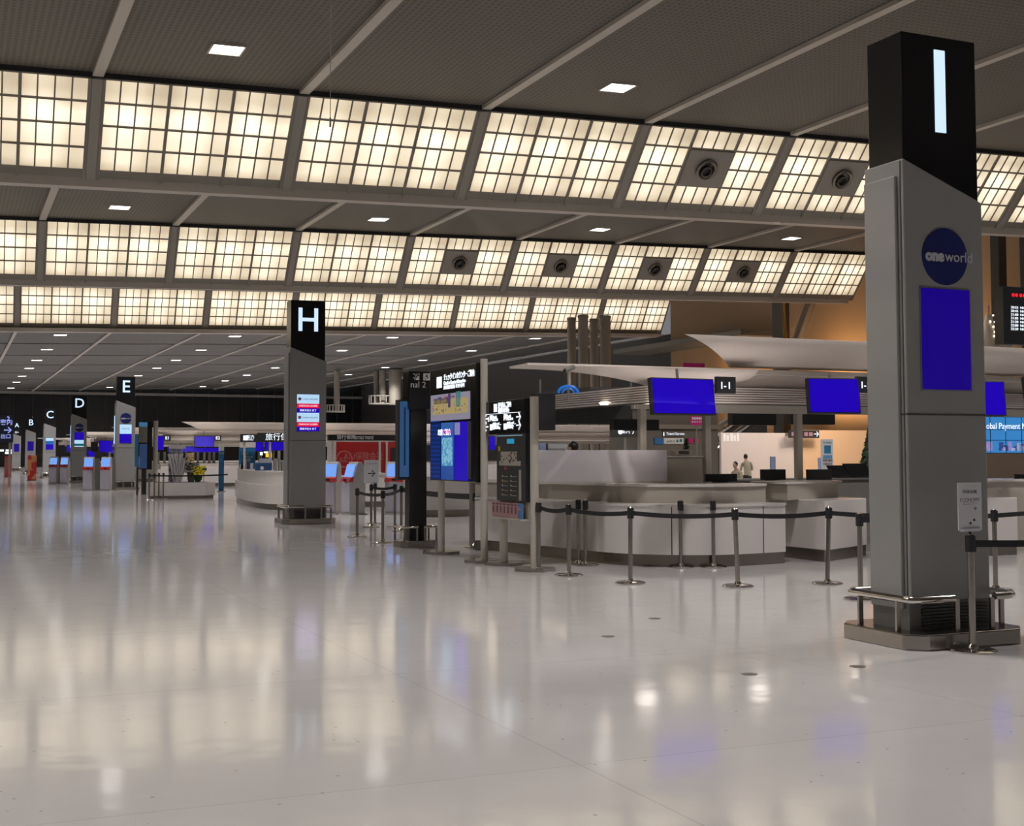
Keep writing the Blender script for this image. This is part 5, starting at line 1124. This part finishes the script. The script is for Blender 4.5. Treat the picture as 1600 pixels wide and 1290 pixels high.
m.build('ring', emat('ring blue', (.01, .12, .45), .9), g, smooth=True); MB().cyl((X_, 17.6, Z_ - .12), (X_, 17.6, Z_ + .08), .02, n=8).build('stem', MGREY, g)

# metal discs let into the floor
for i, (px, py) in enumerate(((950, 994), (1023, 966), (1171, 1053), (1340, 1041))):
    x, y = onf(px, py); o = MB().lathe([(.06, 0), (.06, .002), (.0, .0025)], (float(x), float(y), 0), 24).build('floor_socket', mat('worn floor metal', (.22, .20, .17), .4, .5)); tag(o, ['round floor socket left of the others, before the counter', 'farthest round floor socket, before the counter', 'nearest round floor socket, left of the big pillar', 'round floor socket just left of the nearest notice stanchion'][i], 'floor socket', 'round floor sockets')

# ------------------------------------------------------------------ staff
def person(label, x, y, h, face, hair, shirt, trousers, bend=0.0, arms='down', seat=0.0):
    g = thing('person', label, 'person', (x, y, 0)); k = h / 1.72
    J = {}; V = []; Ed = []; Rr = []
    def P(n, p, r, par=None): J[n] = len(V); V.append(Vector(p)); Rr.append(r); (Ed.append((J[par], J[n])) if par else None)
    hip = .92 - seat
    P('pel', (0, 0, hip), .13); P('wst', (0, -.03 * bend, hip + .16), .12, 'pel'); P('chs', (0, -.10 * bend, hip + .38), .15, 'wst'); P('nkb', (0, -.18 * bend, hip + .53), .08, 'chs'); P('nk', (0, -.24 * bend, hip + .60), .055, 'nkb'); P('hd', (0, -.30 * bend, hip + .66), .06, 'nk')
    for s, n in ((-1, 'l'), (1, 'r')):
        P('sh' + n, (s * .18, -.15 * bend, hip + .49), .065, 'nkb'); 
        if arms == 'down': P('el' + n, (s * .24, -.1 * bend - .02, hip + .22), .05, 'sh' + n); P('wr' + n, (s * .22, -.2, hip + .02), .035, 'el' + n)
        else: P('el' + n, (s * .25, -.1 * bend - .08, hip + .24), .05, 'sh' + n); P('wr' + n, (s * .15, -.36, hip + .24), .035, 'el' + n)
        P('hi' + n, (s * .09, 0, hip - .06), .095, 'pel')
        if seat: P('kn' + n, (s * .11, -.42, hip - .06), .075, 'hi' + n); P('an' + n, (s * .11, -.42, .08), .05, 'kn' + n)
        else: P('kn' + n, (s * .1, -.02, .5), .07, 'hi' + n); P('an' + n, (s * .1, .02, .08), .045, 'kn' + n)
        P('to' + n, (J and V[J['an' + n]].x, V[J['an' + n]].y - .16, .04), .04, 'an' + n)
    me = bpy.data.meshes.new('body'); me.from_pydata([v * k for v in V], Ed, []); o = bpy.data.objects.new('body', me); COL.objects.link(o)
    md = o.modifiers.new('skin', 'SKIN')
    for i, sv in enumerate(me.skin_vertices[0].data): sv.radius = (Rr[i] * k * 1.25, Rr[i] * k); sv.use_root = i == 0
    sb = o.modifiers.new('sub', 'SUBSURF'); sb.levels = 1; sb.render_levels = 1
    bpy.context.view_layer.update(); m2 = bpy.data.meshes.new_from_object(o.evaluated_get(bpy.context.evaluated_depsgraph_get())); bpy.data.objects.remove(o)
    zn = (hip + .56) * k; 
    m2.materials.clear(); [m2.materials.append(q) for q in (shirt, trousers, mat('skin', (.5, .3, .2), .5), mat('shoe leather', (.02, .02, .02), .4))]
    wz = (V[J['wrl']] * k)
    for p in m2.polygons:
        c = p.center; p.use_smooth = True
        p.material_index = 2 if c.z > zn and abs(c.x) < .09 * k else (3 if c.z < .1 * k else (1 if c.z < (hip - .0) * k and not (abs(c.x) > .17 * k and not seat) else 0))
        for w_ in ('wrl', 'wrr'):
            if (c - V[J[w_]] * k).length < .06 * k: p.material_index = 2
    b = bpy.data.objects.new('body', m2); COL.objects.link(b); b.parent = g
    hc = V[J['hd']] * k + Vector((0, -.02 * bend, .09 * k))
    def ell(name, c, r, m, cut=None, n=20):
        mb = MB(); prof = []
        for i in range(n // 2 + 1):
            a = -PI / 2 + PI * i / (n // 2); prof.append((max(.002, math.cos(a)), math.sin(a)))
        mb.lathe(prof, n=n); mb.xf(Matrix.Translation(c) @ Matrix.Diagonal((r[0], r[1], r[2], 1))); return mb
    hm = ell('head', hc, (.075 * k, .095 * k, .115 * k), None); skin = mat('skin', (.5, .3, .2), .5)
    hm.xf(Matrix.Identity(4)); hd_ = hm.build('head', skin, None, smooth=True); hd_.parent = g
    nm = MB(); nm.add([hc + Vector((0, -.115, -.01)) * k, hc + Vector((-.015, -.09, -.02)) * k, hc + Vector((.015, -.09, -.02)) * k, hc + Vector((0, -.09, .03)) * k], [(0, 1, 2), (0, 2, 3), (0, 3, 1)])
    for s in (-1, 1): nm.xf(Matrix.Identity(4)); e_ = ell('ear', hc + Vector((s * .077, 0, -.005)) * k, (.012 * k, .025 * k, .035 * k), None, n=8); nm.add(e_.v, e_.f)
    q = nm.build('nose_and_ears', skin, None, smooth=True); q.parent = g
    em = MB()
    for s in (-1, 1): e_ = ell('eye', hc + Vector((s * .03, -.088, .012)) * k, (.012 * k, .008 * k, .007 * k), None, n=8); em.add(e_.v, e_.f)
    em.box(hc.x - .022 * k, hc.x + .022 * k, hc.y - .093 * k, hc.y - .08 * k, hc.z - .055 * k, hc.z - .05 * k); q = em.build('eyes_and_mouth', INK, None); q.parent = g
    ha = ell('hair', hc + Vector((0, .018, .028)) * k, (.083 * k, .097 * k, .108 * k), None); q = ha.build('hair', hair, None, smooth=True); q.parent = g
    g.rotation_euler = (0, 0, face)
    return g
HB = mat('black hair', (.012, .01, .01), .4); BEI = mat('beige shirt', (.42, .37, .27), .7); DTR = mat('dark trousers', (.03, .03, .035), .7); DJK = mat('dark jacket', (.025, .02, .025), .7)
def pxy(px, Y): return float(onY(px, 700, Y)[0])
person('person in a beige shirt seen from behind, leaning over a desk', pxy(1168, 39), 39, 1.52, PI - .3, HB, BEI, DTR, bend=.9, arms='fwd')
person('person in a beige shirt seated at a desk, facing left, below the white marks', pxy(1154, 38), 38, 1.70, -1.3, HB, BEI, DTR, bend=.6, arms='fwd', seat=.45)
person('person with black hair standing low behind the translucent counter screen', pxy(906, 21.5), 21.5, 1.76, PI + .6, HB, DJK, DTR, bend=.5)
g = thing('office_chair', 'dark office chair under the seated person', 'chair', (pxy(1154, 38), 38, 0)); X_ = pxy(1154, 38)
MB().box(X_ - .22, X_ + .22, 37.8, 38.22, .34, .40).build('seat', MBLACK, g, bevel=.02); MB().box(X_ + .2, X_ + .26, 37.8, 38.2, .45, .85).build('backrest', MBLACK, g, bevel=.02); MB().cyl((X_, 38, .03), (X_, 38, .36), .03, n=10).build('stem', STEEL, g)
bm_ = MB()
for i in range(5): an = i * 2 * PI / 5; bm_.cyl((X_, 38, .06), (X_ + .28 * math.cos(an), 38 + .28 * math.sin(an), .03), .02, n=6)
bm_.build('star_base', MBLACK, g)
